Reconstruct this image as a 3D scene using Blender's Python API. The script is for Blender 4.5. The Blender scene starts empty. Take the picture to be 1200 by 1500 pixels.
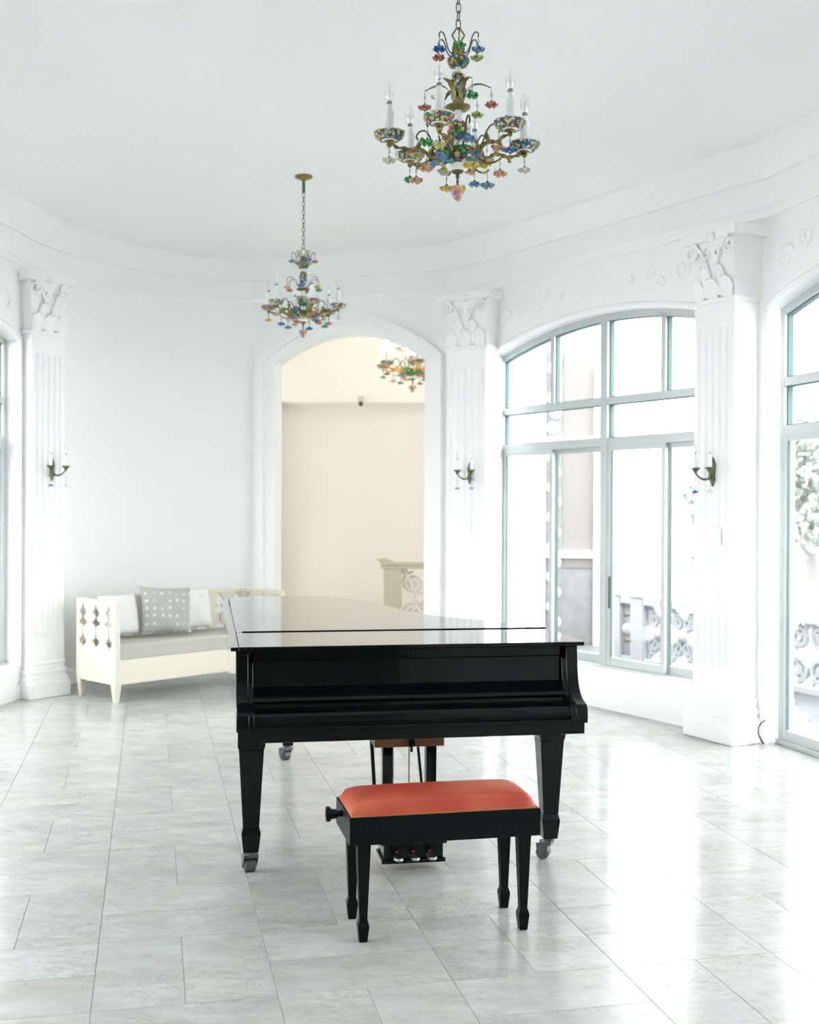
import bpy, bmesh, math, random
from mathutils import Vector, Matrix
R = math.radians
PI = math.pi
random.seed(7)
SC = bpy.context.scene
COL = SC.collection

# ------------------------------------------------------------------ camera
FPX = 1700.0
EYE = 1.626
cam_d = bpy.data.cameras.new('camera')
cam = bpy.data.objects.new('camera', cam_d)
COL.objects.link(cam)
cam_d.sensor_fit = 'HORIZONTAL'
cam_d.sensor_width = 36.0
cam_d.lens = FPX / 1200 * 36
cam_d.clip_start = 0.05
cam_d.clip_end = 400
cam_d.dof.use_dof = True
cam_d.dof.focus_distance = 4.95
cam_d.dof.aperture_fstop = 3.8
cam.matrix_world = Matrix.Translation((0, 0, EYE)) @ Matrix.Rotation(PI / 2 - 0.0052, 4, 'X') @ Matrix.Rotation(0.0045, 4, 'Z')
SC.camera = cam

# ------------------------------------------------------------------ sky, exposure
SKY = 3.0
w = bpy.data.worlds.new('sky')
SC.world = w
w.use_nodes = True
bg = w.node_tree.nodes['Background']
bg.inputs[0].default_value = (0.965, 0.985, 1.0, 1)
bg.inputs[1].default_value = SKY
SC.view_settings.view_transform = 'Standard'
SC.view_settings.look = 'None'
SC.view_settings.gamma = 1.0
SC.view_settings.use_curve_mapping = False
SC.view_settings.exposure = 1.87
SC.cycles.max_bounces = 12
SC.cycles.diffuse_bounces = 7
SC.cycles.glossy_bounces = 5
SC.cycles.transparent_max_bounces = 16
SC.cycles.transmission_bounces = 6
SC.cycles.caustics_reflective = False
SC.cycles.caustics_refractive = False
SC.cycles.sample_clamp_indirect = 8.0

# ------------------------------------------------------------------ materials
MATS = {}


def mat(name, col=(0.8, 0.8, 0.8), rough=0.5, metal=0.0, coat=0.0, spec=0.5, emit=None, estr=0.0, noise=None, bump=None, ior=None, sheen=0.0):
    """noise=(scale, second colour, low, high); bump=(scale, strength, distance)"""
    m = bpy.data.materials.new(name)
    m.use_nodes = True
    nt = m.node_tree
    b = nt.nodes['Principled BSDF']
    b.inputs['Base Color'].default_value = (*col, 1)
    b.inputs['Roughness'].default_value = rough
    b.inputs['Metallic'].default_value = metal
    b.inputs['Coat Weight'].default_value = coat
    b.inputs['Coat Roughness'].default_value = 0.02
    b.inputs['Specular IOR Level'].default_value = spec
    if ior:
        b.inputs['Coat IOR'].default_value = ior
    if sheen:
        b.inputs['Sheen Weight'].default_value = sheen
    if emit:
        b.inputs['Emission Color'].default_value = (*emit, 1)
        b.inputs['Emission Strength'].default_value = estr
    if noise or bump:
        geo = nt.nodes.new('ShaderNodeTexCoord')
    if noise:
        n = nt.nodes.new('ShaderNodeTexNoise')
        n.inputs['Scale'].default_value = noise[0]
        n.inputs['Detail'].default_value = 5
        r = nt.nodes.new('ShaderNodeValToRGB')
        r.color_ramp.elements[0].position = noise[2]
        r.color_ramp.elements[0].color = (*col, 1)
        r.color_ramp.elements[1].position = noise[3]
        r.color_ramp.elements[1].color = (*noise[1], 1)
        nt.links.new(geo.outputs['Object'], n.inputs['Vector'])
        nt.links.new(n.outputs['Fac'], r.inputs['Fac'])
        nt.links.new(r.outputs['Color'], b.inputs['Base Color'])
    if bump:
        n2 = nt.nodes.new('ShaderNodeTexNoise')
        n2.inputs['Scale'].default_value = bump[0]
        n2.inputs['Detail'].default_value = 4
        bp = nt.nodes.new('ShaderNodeBump')
        bp.inputs['Strength'].default_value = bump[1]
        bp.inputs['Distance'].default_value = bump[2]
        nt.links.new(geo.outputs['Object'], n2.inputs['Vector'])
        nt.links.new(n2.outputs['Fac'], bp.inputs['Height'])
        nt.links.new(bp.outputs['Normal'], b.inputs['Normal'])
    MATS[name] = m
    return m


def glass(name, gloss=0.07, tint=(1, 1, 1), rough=0.0):
    m = bpy.data.materials.new(name)
    m.use_nodes = True
    nt = m.node_tree
    nt.nodes.clear()
    out = nt.nodes.new('ShaderNodeOutputMaterial')
    mx = nt.nodes.new('ShaderNodeMixShader')
    mx.inputs[0].default_value = gloss
    t = nt.nodes.new('ShaderNodeBsdfTransparent')
    t.inputs[0].default_value = (*tint, 1)
    g = nt.nodes.new('ShaderNodeBsdfGlossy')
    g.inputs['Roughness'].default_value = rough
    nt.links.new(t.outputs[0], mx.inputs[1])
    nt.links.new(g.outputs[0], mx.inputs[2])
    nt.links.new(mx.outputs[0], out.inputs[0])
    MATS[name] = m
    return m


def marble():
    m = bpy.data.materials.new('marble_tile')
    m.use_nodes = True
    nt = m.node_tree
    N, L = nt.nodes, nt.links
    b = N['Principled BSDF']
    geo = N.new('ShaderNodeNewGeometry')
    oi = N.new('ShaderNodeObjectInfo')
    add = N.new('ShaderNodeMath'); add.operation = 'ADD'
    L.new(geo.outputs['Random Per Island'], add.inputs[0])
    L.new(oi.outputs['Random'], add.inputs[1])
    fr = N.new('ShaderNodeMath'); fr.operation = 'FRACT'
    L.new(add.outputs[0], fr.inputs[0])
    sc = N.new('ShaderNodeMath'); sc.operation = 'MULTIPLY'; sc.inputs[1].default_value = 37.0
    L.new(fr.outputs[0], sc.inputs[0])
    cmb = N.new('ShaderNodeCombineXYZ')
    L.new(sc.outputs[0], cmb.inputs[2])
    va = N.new('ShaderNodeVectorMath'); va.operation = 'ADD'
    L.new(geo.outputs['Position'], va.inputs[0])
    L.new(cmb.outputs[0], va.inputs[1])
    st = N.new('ShaderNodeMapping')
    st.inputs['Rotation'].default_value = (0, 0, 0.22)
    st.inputs['Scale'].default_value = (1.0, 1.8, 1.0)
    L.new(va.outputs[0], st.inputs[0])
    # broad clouds
    n1 = N.new('ShaderNodeTexNoise'); n1.inputs['Scale'].default_value = 3.6; n1.inputs['Detail'].default_value = 10; n1.inputs['Roughness'].default_value = 0.62; n1.inputs['Distortion'].default_value = 0.3
    L.new(st.outputs[0], n1.inputs['Vector'])
    r1 = N.new('ShaderNodeValToRGB')
    r1.color_ramp.elements[0].position = 0.28; r1.color_ramp.elements[0].color = (0.325, 0.332, 0.315, 1)
    r1.color_ramp.elements[1].position = 0.66; r1.color_ramp.elements[1].color = (0.425, 0.440, 0.430, 1)
    L.new(n1.outputs['Fac'], r1.inputs[0])
    # thin veins
    n2 = N.new('ShaderNodeTexNoise'); n2.inputs['Scale'].default_value = 5.0; n2.inputs['Detail'].default_value = 9; n2.inputs['Roughness'].default_value = 0.68; n2.inputs['Distortion'].default_value = 1.1
    L.new(st.outputs[0], n2.inputs['Vector'])
    sb = N.new('ShaderNodeMath'); sb.operation = 'SUBTRACT'; sb.inputs[1].default_value = 0.5
    ab = N.new('ShaderNodeMath'); ab.operation = 'ABSOLUTE'
    L.new(n2.outputs['Fac'], sb.inputs[0]); L.new(sb.outputs[0], ab.inputs[0])
    r2 = N.new('ShaderNodeValToRGB')
    r2.color_ramp.elements[0].position = 0.0; r2.color_ramp.elements[0].color = (0.5, 0.5, 0.5, 1)
    r2.color_ramp.elements[1].position = 0.022; r2.color_ramp.elements[1].color = (0, 0, 0, 1)
    L.new(ab.outputs[0], r2.inputs[0])
    n3 = N.new('ShaderNodeTexNoise'); n3.inputs['Scale'].default_value = 2.2; n3.inputs['Detail'].default_value = 3
    L.new(va.outputs[0], n3.inputs['Vector'])
    r3 = N.new('ShaderNodeValToRGB')
    r3.color_ramp.elements[0].position = 0.42; r3.color_ramp.elements[0].color = (0, 0, 0, 1)
    r3.color_ramp.elements[1].position = 0.62; r3.color_ramp.elements[1].color = (1, 1, 1, 1)
    L.new(n3.outputs['Fac'], r3.inputs[0])
    mu = N.new('ShaderNodeMath'); mu.operation = 'MULTIPLY'
    L.new(r2.outputs[0], mu.inputs[0]); L.new(r3.outputs[0], mu.inputs[1])
    mx = N.new('ShaderNodeMix'); mx.data_type = 'RGBA'
    L.new(mu.outputs[0], mx.inputs[0]); L.new(r1.outputs[0], mx.inputs[6])
    mx.inputs[7].default_value = (0.20, 0.195, 0.165, 1)
    # tile to tile difference
    mr = N.new('ShaderNodeMapRange'); mr.inputs[3].default_value = 0.93; mr.inputs[4].default_value = 1.05
    L.new(fr.outputs[0], mr.inputs[0])
    hs = N.new('ShaderNodeHueSaturation')
    L.new(mr.outputs[0], hs.inputs['Value']); L.new(mx.outputs[2], hs.inputs['Color'])
    n5 = N.new('ShaderNodeTexNoise'); n5.inputs['Scale'].default_value = 17; n5.inputs['Detail'].default_value = 8; n5.inputs['Roughness'].default_value = 0.7
    L.new(st.outputs[0], n5.inputs['Vector'])
    m5 = N.new('ShaderNodeMapRange'); m5.inputs[1].default_value = 0.3; m5.inputs[2].default_value = 0.7; m5.inputs[3].default_value = 0.92; m5.inputs[4].default_value = 1.07
    L.new(n5.outputs['Fac'], m5.inputs[0])
    h2 = N.new('ShaderNodeHueSaturation')
    L.new(m5.outputs[0], h2.inputs['Value']); L.new(hs.outputs[0], h2.inputs['Color'])
    n6 = N.new('ShaderNodeTexNoise'); n6.inputs['Scale'].default_value = 2.6; n6.inputs['Detail'].default_value = 4
    L.new(va.outputs[0], n6.inputs['Vector'])
    r6 = N.new('ShaderNodeValToRGB')
    r6.color_ramp.elements[0].position = 0.4; r6.color_ramp.elements[0].color = (0.975, 1.005, 1.005, 1)
    r6.color_ramp.elements[1].position = 0.62; r6.color_ramp.elements[1].color = (1.02, 0.995, 0.97, 1)
    L.new(n6.outputs['Fac'], r6.inputs[0])
    mz = N.new('ShaderNodeMix'); mz.data_type = 'RGBA'; mz.blend_type = 'MULTIPLY'; mz.inputs[0].default_value = 1.0
    L.new(h2.outputs[0], mz.inputs[6]); L.new(r6.outputs[0], mz.inputs[7])
    L.new(mz.outputs[2], b.inputs['Base Color'])
    n4 = N.new('ShaderNodeTexNoise'); n4.inputs['Scale'].default_value = 6; n4.inputs['Detail'].default_value = 4
    L.new(va.outputs[0], n4.inputs['Vector'])
    rr = N.new('ShaderNodeMapRange'); rr.inputs[1].default_value = 0.3; rr.inputs[2].default_value = 0.7; rr.inputs[3].default_value = 0.13; rr.inputs[4].default_value = 0.22
    L.new(n4.outputs['Fac'], rr.inputs[0]); L.new(rr.outputs[0], b.inputs['Roughness'])
    b.inputs['Specular IOR Level'].default_value = 0.20
    MATS['marble_tile'] = m
    return m


def starry():
    """grey pillow cloth printed with small pale stars"""
    m = bpy.data.materials.new('star_cloth')
    m.use_nodes = True
    nt = m.node_tree
    N, L = nt.nodes, nt.links
    b = N['Principled BSDF']
    b.inputs['Roughness'].default_value = 0.95
    tc = N.new('ShaderNodeTexCoord')
    mp = N.new('ShaderNodeMapping'); mp.inputs['Scale'].default_value = (1, 0.0, 1)
    L.new(tc.outputs['Object'], mp.inputs[0])
    v = N.new('ShaderNodeTexVoronoi'); v.inputs['Scale'].default_value = 15; v.inputs['Randomness'].default_value = 0.25
    L.new(mp.outputs[0], v.inputs['Vector'])
    r = N.new('ShaderNodeValToRGB')
    r.color_ramp.elements[0].position = 0.17; r.color_ramp.elements[0].color = (0.56, 0.56, 0.54, 1)
    r.color_ramp.elements[1].position = 0.27; r.color_ramp.elements[1].color = (0.36, 0.36, 0.345, 1)
    L.new(v.outputs['Distance'], r.inputs[0])
    L.new(r.outputs[0], b.inputs['Base Color'])
    MATS['star_cloth'] = m


mat('plaster', (0.918, 0.921, 0.920), 0.65, bump=(9, 0.12, 0.01))
mat('ceiling_paint', (0.918, 0.922, 0.922), 0.8)
mat('trim_white', (0.918, 0.921, 0.920), 0.55)
mat('hall_paint', (0.865, 0.85, 0.828), 0.7)
mat('hall_stone', (0.62, 0.58, 0.48), 0.6)
mat('darkened_rear', (0.25, 0.235, 0.21), 0.6)  # unseen rear wall, darkened so the piano reflects little of it
mat('grout', (0.16, 0.19, 0.18), 0.9)
marble()
starry()
mat('aluminium', (0.53, 0.565, 0.56), 0.42, 0.3)
mat('gasket', (0.10, 0.19, 0.18), 0.6)
mat('dark_plastic', (0.05, 0.06, 0.06), 0.4)
glass('pane_glass', 0.05, (0.985, 0.985, 0.985))
glass('bulb_glass', 0.22, (0.97, 0.98, 0.98), 0.05)
glass('crystal', 0.35, (0.95, 0.97, 0.98), 0.05)
mat('piano_black', (0.0015, 0.0028, 0.0032), 0.12, coat=1.0, ior=1.22, spec=0.15)
mat('bench_black', (0.003, 0.0048, 0.005), 0.35, spec=0.10)
mat('leather', (0.33, 0.042, 0.025), 0.42, spec=0.3, noise=(5, (0.42, 0.10, 0.045), 0.4, 0.7), bump=(90, 0.15, 0.002))
mat('leather_piping', (0.42, 0.16, 0.045), 0.5)
mat('caster_metal', (0.085, 0.10, 0.10), 0.42, 0.6)
mat('rubber', (0.06, 0.065, 0.065), 0.5)
mat('steel', (0.30, 0.32, 0.33), 0.3, 1.0)
mat('brown_wood', (0.11, 0.035, 0.012), 0.4, noise=(14, (0.17, 0.06, 0.02), 0.35, 0.7))
mat('red_felt', (0.16, 0.01, 0.01), 0.9)
mat('sofa_cream', (0.64, 0.61, 0.51), 0.5)
mat('seat_cloth', (0.43, 0.42, 0.375), 0.95, bump=(120, 0.2, 0.002))
mat('white_cloth', (0.66, 0.66, 0.645), 0.95, bump=(14, 0.3, 0.02))
mat('brass', (0.33, 0.26, 0.09), 0.42, 0.75, noise=(60, (0.14, 0.13, 0.06), 0.4, 0.7), bump=(140, 0.4, 0.003))
mat('dark_brass', (0.13, 0.13, 0.07), 0.45, 0.6)
mat('bright_brass', (0.62, 0.44, 0.13), 0.38, 0.7)
mat('porcelain', (0.86, 0.87, 0.86), 0.18, coat=0.5)
mat('moss', (0.07, 0.12, 0.06), 0.5)
mat('candle_white', (0.85, 0.86, 0.85), 0.4)
mat('socket', (0.25, 0.28, 0.27), 0.5, 0.4)
mat('lit_bulb', (1, 1, 1), 0.3, emit=(1.0, 0.90, 0.74), estr=14)
mat('f_blue', (0.06, 0.17, 0.52), 0.3, coat=0.3)
mat('f_sky', (0.22, 0.37, 0.60), 0.3, coat=0.3)
mat('f_yellow', (0.72, 0.55, 0.11), 0.3, coat=0.3)
mat('f_pink', (0.58, 0.23, 0.20), 0.3, coat=0.3)
mat('f_red', (0.50, 0.10, 0.08), 0.3, coat=0.3)
mat('f_green', (0.06, 0.42, 0.13), 0.3, coat=0.3)
mat('f_lime', (0.58, 0.62, 0.28), 0.3, coat=0.3)
mat('f_white', (0.74, 0.74, 0.67), 0.3, coat=0.3)
mat('f_peach', (0.72, 0.45, 0.30), 0.3, coat=0.3)
mat('terrace_stone', (0.078, 0.087, 0.092), 0.8, noise=(3, (0.10, 0.11, 0.115), 0.4, 0.7))
mat('balustrade_white', (0.36, 0.38, 0.395), 0.8)
mat('facade_white', (0.46, 0.47, 0.47), 0.8)
mat('facade_blind', (0.185, 0.172, 0.162), 0.9)
mat('facade_grey', (0.155, 0.165, 0.167), 0.9, noise=(5, (0.20, 0.21, 0.212), 0.4, 0.65))
mat('leaf', (0.185, 0.225, 0.19), 0.8, noise=(1.2, (0.25, 0.28, 0.25), 0.4, 0.65))  # washed-out green: glare and haze are put into the leaf colour
mat('bark', (0.18, 0.18, 0.168), 0.9)
mat('pale_ground', (0.50, 0.51, 0.505), 0.9)  # mostly hidden ground, made pale to bounce light on to ceiling and walls
PAL = ['f_blue', 'f_sky', 'f_yellow', 'f_pink', 'f_red', 'f_green', 'f_white', 'f_peach']


# ------------------------------------------------------------------ mesh builder
class MB:
    def __init__(s):
        s.v = []; s.f = []; s.m = []

    def add(s, vs, fs, mi=0):
        o = len(s.v)
        s.v += [tuple(a) for a in vs]
        s.f += [tuple(i + o for i in f) for f in fs]
        s.m += [mi] * len(fs)
        return s

    def box(s, x0, x1, y0, y1, z0, z1, mi=0):
        return s.add([(x0, y0, z0), (x1, y0, z0), (x1, y1, z0), (x0, y1, z0), (x0, y0, z1), (x1, y0, z1), (x1, y1, z1), (x0, y1, z1)],
                     [(0, 3, 2, 1), (4, 5, 6, 7), (0, 1, 5, 4), (1, 2, 6, 5), (2, 3, 7, 6), (3, 0, 4, 7)], mi)

    def frust(s, cx, cy, z0, z1, w0, d0, w1, d1, mi=0, cx1=None, cy1=None):
        a, b = cx, cy
        c = cx if cx1 is None else cx1
        d = cy if cy1 is None else cy1
        v = [(a - w0 / 2, b - d0 / 2, z0), (a + w0 / 2, b - d0 / 2, z0), (a + w0 / 2, b + d0 / 2, z0), (a - w0 / 2, b + d0 / 2, z0),
             (c - w1 / 2, d - d1 / 2, z1), (c + w1 / 2, d - d1 / 2, z1), (c + w1 / 2, d + d1 / 2, z1), (c - w1 / 2, d + d1 / 2, z1)]
        return s.add(v, [(0, 3, 2, 1), (4, 5, 6, 7), (0, 1, 5, 4), (1, 2, 6, 5), (2, 3, 7, 6), (3, 0, 4, 7)], mi)

    def prism(s, poly, h0, h1, fn=None, mi=0):
        """poly list of 2-D points extruded h0..h1; fn(a,b,h)->xyz"""
        fn = fn or (lambda a, b, h: (a, b, h))
        n = len(poly)
        v = [fn(a, b, h0) for a, b in poly] + [fn(a, b, h1) for a, b in poly]
        f = [tuple(range(n - 1, -1, -1)), tuple(range(n, 2 * n))] + [(i, (i + 1) % n, n + (i + 1) % n, n + i) for i in range(n)]
        return s.add(v, f, mi)

    def lathe(s, prof, seg=20, c=(0, 0, 0), mi=0):
        v = []; f = []
        for r, z in prof:
            for k in range(seg):
                a = 2 * PI * k / seg
                v.append((c[0] + r * math.cos(a), c[1] + r * math.sin(a), c[2] + z))
        n = len(prof)
        for j in range(n - 1):
            for k in range(seg):
                k2 = (k + 1) % seg
                f.append((j * seg + k, j * seg + k2, (j + 1) * seg + k2, (j + 1) * seg + k))
        f.append(tuple(range(seg - 1, -1, -1)))
        f.append(tuple((n - 1) * seg + k for k in range(seg)))
        return s.add(v, f, mi)

    def tube(s, pts, rad, seg=8, closed=False, mi=0):
        pts = [Vector(p) for p in pts]
        n = len(pts)
        rad = rad if hasattr(rad, '__len__') else [rad] * n
        v = []; f = []
        up = None
        for i, p in enumerate(pts):
            if closed:
                t = pts[(i + 1) % n] - pts[i - 1]
            else:
                t = pts[min(i + 1, n - 1)] - pts[max(i - 1, 0)]
            t.normalize()
            if up is None:
                up = Vector((0, 0, 1)) if abs(t.z) < 0.9 else Vector((1, 0, 0))
            a = up - t * up.dot(t)
            if a.length < 1e-6:
                a = Vector((1, 0.3, 0.2)) - t * Vector((1, 0.3, 0.2)).dot(t)
            a.normalize(); up = a
            b = t.cross(a)
            for k in range(seg):
                an = 2 * PI * k / seg
                v.append(p + (a * math.cos(an) + b * math.sin(an)) * rad[i])
        m = n if closed else n - 1
        for i in range(m):
            j = (i + 1) % n
            for k in range(seg):
                k2 = (k + 1) % seg
                f.append((i * seg + k, i * seg + k2, j * seg + k2, j * seg + k))
        if not closed:
            f.append(tuple(range(seg - 1, -1, -1)))
            f.append(tuple((n - 1) * seg + k for k in range(seg)))
        return s.add(v, f, mi)

    def ball(s, c, r, seg=12, rings=8, mi=0, sz=1.0):
        prof = [(max(1e-4, r * math.sin(PI * j / rings)), -r * sz * math.cos(PI * j / rings)) for j in range(rings + 1)]
        return s.lathe(prof, seg, c, mi)

    def rosette(s, p, nrm, r, mi=0, petals=5):
        p = Vector(p); n = Vector(nrm).normalized()
        a = n.orthogonal().normalized(); b = n.cross(a)
        ph = random.random() * 6
        v = [p + n * r * 0.30]
        k2 = petals * 2
        for k in range(k2):
            an = ph + 2 * PI * k / k2
            rr = r * (1.0 if k % 2 == 0 else 0.62)
            v.append(p + (a * math.cos(an) + b * math.sin(an)) * rr * 0.55 + n * r * (0.46 if k % 2 == 0 else 0.30))
        for k in range(k2):
            an = ph + 2 * PI * k / k2
            rr = r * (1.0 if k % 2 == 0 else 0.6)
            v.append(p + (a * math.cos(an) + b * math.sin(an)) * rr + n * r * (0.14 if k % 2 == 0 else 0.0))
        f = []
        for k in range(k2):
            q = (k + 1) % k2
            f.append((0, 1 + k, 1 + q))
            f.append((1 + k, 1 + k2 + k, 1 + k2 + q, 1 + q))
        return s.add(v, f, mi)

    def mesh(s, name, mats, smooth=None):
        me = bpy.data.meshes.new(name)
        me.from_pydata(s.v, [], s.f)
        for m in (mats if isinstance(mats, (list, tuple)) else [mats]):
            me.materials.append(MATS[m])
        if any(s.m):
            me.polygons.foreach_set('material_index', s.m)
        bm = bmesh.new(); bm.from_mesh(me)
        bmesh.ops.recalc_face_normals(bm, faces=bm.faces)
        bm.to_mesh(me); bm.free()
        if smooth:
            me.polygons.foreach_set('use_smooth', [True] * len(me.polygons))
            me.set_sharp_from_angle(angle=R(smooth))
        me.update()
        return me

    def build(s, name, mats, parent=None, smooth=None, bevel=0.0, loc=None, rz=0.0, seg=2):
        return link(name, s.mesh(name, mats, smooth), parent, bevel, loc, rz, seg)


def link(name, me, parent=None, bevel=0.0, loc=None, rz=0.0, seg=2):
    o = bpy.data.objects.new(name, me)
    COL.objects.link(o)
    if parent:
        o.parent = parent
    if loc:
        o.location = loc
    if rz:
        o.rotation_euler.z = rz
    if bevel:
        b = o.modifiers.new('bevel', 'BEVEL')
        b.width = bevel; b.segments = seg; b.limit_method = 'ANGLE'; b.angle_limit = R(35)
        b.harden_normals = False
    return o


def tag(o, label=None, cat=None, group=None, kind=None):
    if label: o['label'] = label
    if cat: o['category'] = cat
    if group: o['group'] = group
    if kind: o['kind'] = kind
    return o


def empty(name, loc=(0, 0, 0), rz=0.0, parent=None):
    o = bpy.data.objects.new(name, None)
    COL.objects.link(o)
    o.location = loc; o.rotation_euler.z = rz
    o.empty_display_size = 0.1
    if parent: o.parent = parent
    return o


def cat_rom(pts, sub=6, closed=False):
    P = [Vector(p) for p in pts]
    n = len(P); out = []
    for i in range(n if closed else n - 1):
        if closed:
            a, b, c, d = P[i - 1], P[i], P[(i + 1) % n], P[(i + 2) % n]
        else:
            a, b, c, d = P[max(i - 1, 0)], P[i], P[i + 1], P[min(i + 2, n - 1)]
        for k in range(sub):
            t = k / sub
            out.append(0.5 * ((2 * b) + (c - a) * t + (2 * a - 5 * b + 4 * c - d) * t * t + (3 * b - a - 3 * c + d) * t ** 3))
    if not closed:
        out.append(P[-1])
    return out


def spiral(cx, cz, r0, r1, a0, turns, n=18, flip=1):
    return [(cx + flip * (r0 + (r1 - r0) * i / n) * math.cos(a0 + turns * 2 * PI * i / n),
             cz + (r0 + (r1 - r0) * i / n) * math.sin(a0 + turns * 2 * PI * i / n)) for i in range(n + 1)]


# ------------------------------------------------------------------ plan of the room (inner wall faces, metres)
CEIL = 4.10
SPRING, APEX, TR1, TR2 = 2.99, 3.20, 2.49, 2.155
WW = 2.85
D1 = Vector((0.533, -0.846))
W1c = Vector((1.47, 9.5)) + D1 * 0.062          # centre of window 1 on the wall face
W1a, W1b = W1c - D1 * WW / 2, W1c + D1 * WW / 2
D3 = Vector((0.261, -0.9653))
W3a = Vector((2.455, 7.99)); W3b = W3a + D3 * WW
W4a = Vector((3.32, 4.70)); D4 = Vector((0.0, -1.0)); W4b = W4a + D4 * WW
W5a = Vector((3.27, 1.38)); D5 = Vector((-0.26, -0.9656)); W5b = W5a + D5 * WW
DL1 = Vector((-0.145, -0.9894))
L1a = Vector((-3.262, 9.66)); L1b = L1a + DL1 * WW
L2a = Vector((-3.76, 6.36)); DL2 = Vector((0.0, -1.0)); L2b = L2a + DL2 * WW
L3a = Vector((-3.70, 3.06)); DL3 = Vector((0.14, -0.990)); L3b = L3a + DL3 * WW
DOORL = Vector((-1.35, 11.66)); DOORR = Vector((0.15, 11.20))
DD = (DOORR - DOORL).normalized()
BACK = [(-3.262, 9.66), (-3.21, 10.12), (-3.02, 10.63), (-2.72, 11.08), (-2.33, 11.44), (-1.92, 11.66)]
BACK = [Vector(p) for p in BACK] + [DOORL - DD * 0.26]
BACKC = [Vector((p.x, p.y)) for p in cat_rom([(p.x, p.y, 0) for p in BACK], 8)]
DOOR_END = DOORR + DD * 0.2
REAR_Y = -2.4


def wall_seg(mb, a, b, z0, z1, T=0.25, side=1):
    """vertical slab from a to b, thick on the outside (right of a->b when side=1)"""
    d = (b - a).normalized(); n = Vector((-d.y, d.x)) * side
    c, e = b + n * T, a + n * T
    mb.prism([(a.x, a.y), (b.x, b.y), (c.x, c.y), (e.x, e.y)], z0, z1)


def arch(t, W, spring=SPRING, apex=APEX):
    return spring + (apex - spring) * (1 - (2 * t / W) ** 2)


def arch_top(mb, a, b, z1, T, side, spring, apex, n=20):
    d = (b - a).normalized(); W = (b - a).length; nn = Vector((-d.y, d.x)) * side
    poly = [(W * i / n, arch(W * i / n - W / 2, W, spring, apex)) for i in range(n + 1)] + [(W, z1), (0, z1)]
    mb.prism(poly, 0, T, lambda t, z, h: (a.x + d.x * t + nn.x * h, a.y + d.y * t + nn.y * h, z))


def win_wall(mb, a, b, sill, side=1, T=0.25):
    arch_top(mb, a, b, CEIL, T, side, SPRING, APEX)
    if sill > 0.05:
        wall_seg(mb, a, b, 0, sill, T, side)


# sweep a profile along a plan polyline
def sweep(path, prof, closed=False, side=-1):
    """prof [(out,z)] 'out' towards the room"""
    n = len(path); m = MB(); vs = []; fs = []
    for i, p in enumerate(path):
        d0 = (path[i] - path[i - 1]).normalized() if i > 0 else None
        d1 = (path[i + 1] - path[i]).normalized() if i < n - 1 else None
        d0 = d0 or d1; d1 = d1 or d0
        n0 = Vector((-d0.y, d0.x)) * side; n1 = Vector((-d1.y, d1.x)) * side
        b = (n0 + n1); b = b / max(0.35, b.length_squared / 2)
        for o, z in prof:
            vs.append((p.x + b.x * o, p.y + b.y * o, z))
    k = len(prof)
    for i in range(n - 1):
        for j in range(k):
            j2 = (j + 1) % k
            fs.append((i * k + j, i * k + j2, (i + 1) * k + j2, (i + 1) * k + j))
    fs.append(tuple(range(k))); fs.append(tuple(range((n - 1) * k, n * k)))
    m.add(vs, fs)
    return m


# right-hand wall (outside lies to the left of the far->near direction turned +90)
mb = MB()
wall_seg(mb, DOOR_END, W1a, 0, CEIL, 0.25, 1)
win_wall(mb, W1a, W1b, 0.30, 1)
wall_seg(mb, W1b, W3a, 0, CEIL, 0.25, 1)
win_wall(mb, W3a, W3b, 0.0, 1)
wall_seg(mb, W3b, W4a, 0, CEIL, 0.25, 1)
win_wall(mb, W4a, W4b, 0.0, 1)
wall_seg(mb, W4b, W5a, 0, CEIL, 0.25, 1)
wall_seg(mb, W5a, W5b, 0, CEIL, 0.25, 1)
wall_seg(mb, W5b, Vector((W5b.x, REAR_Y)), 0, CEIL, 0.25, 1)
tag(mb.build('wall_right', 'plaster'), kind='structure')
mb = MB()
win_wall(mb, L1a, L1b, 0.28, -1)
wall_seg(mb, L1b, L2a, 0, CEIL, 0.25, -1)
win_wall(mb, L2a, L2b, 0.28, -1)
wall_seg(mb, L2b, L3a, 0, CEIL, 0.25, -1)
win_wall(mb, L3a, L3b, 0.28, -1)
wall_seg(mb, L3b, Vector((L3b.x, REAR_Y)), 0, CEIL, 0.25, -1)
tag(mb.build('wall_left', 'plaster'), kind='structure')
# curved back wall with the arched doorway
DSPR, DAPX, DT = 3.04, 3.31, 0.16
mb = MB()
cw = sweep(BACKC + [DOORL], [(0.0, 0.0), (0.0, CEIL), (-DT, CEIL), (-DT, 0.0)])
mb.add(cw.v, cw.f)
arch_top(mb, DOORL, DOORR, CEIL, DT, 1, DSPR, DAPX)
wall_seg(mb, DOORR, DOOR_END, 0, CEIL, DT, 1)
tag(mb.build('wall_back', 'plaster', smooth=25), kind='structure')
mb = MB().box(L3b.x - 0.3, W5b.x + 0.3, REAR_Y - 0.25, REAR_Y, 0, CEIL)
tag(mb.build('wall_rear', 'darkened_rear'), kind='structure')

# ceiling
cp = [(-4.2, REAR_Y - 0.3), (3.7, REAR_Y - 0.3), (3.7, 5.2), (2.62, 8.4), (1.0, 10.95), (0.5, 11.4), (-1.9, 11.9), (-2.6, 11.6), (-3.3, 10.9), (-3.6, 9.9), (-4.2, 6.5)]
mb = MB().prism(cp, CEIL, CEIL + 0.2)
tag(mb.build('ceiling', 'ceiling_paint'), kind='structure')

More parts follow.
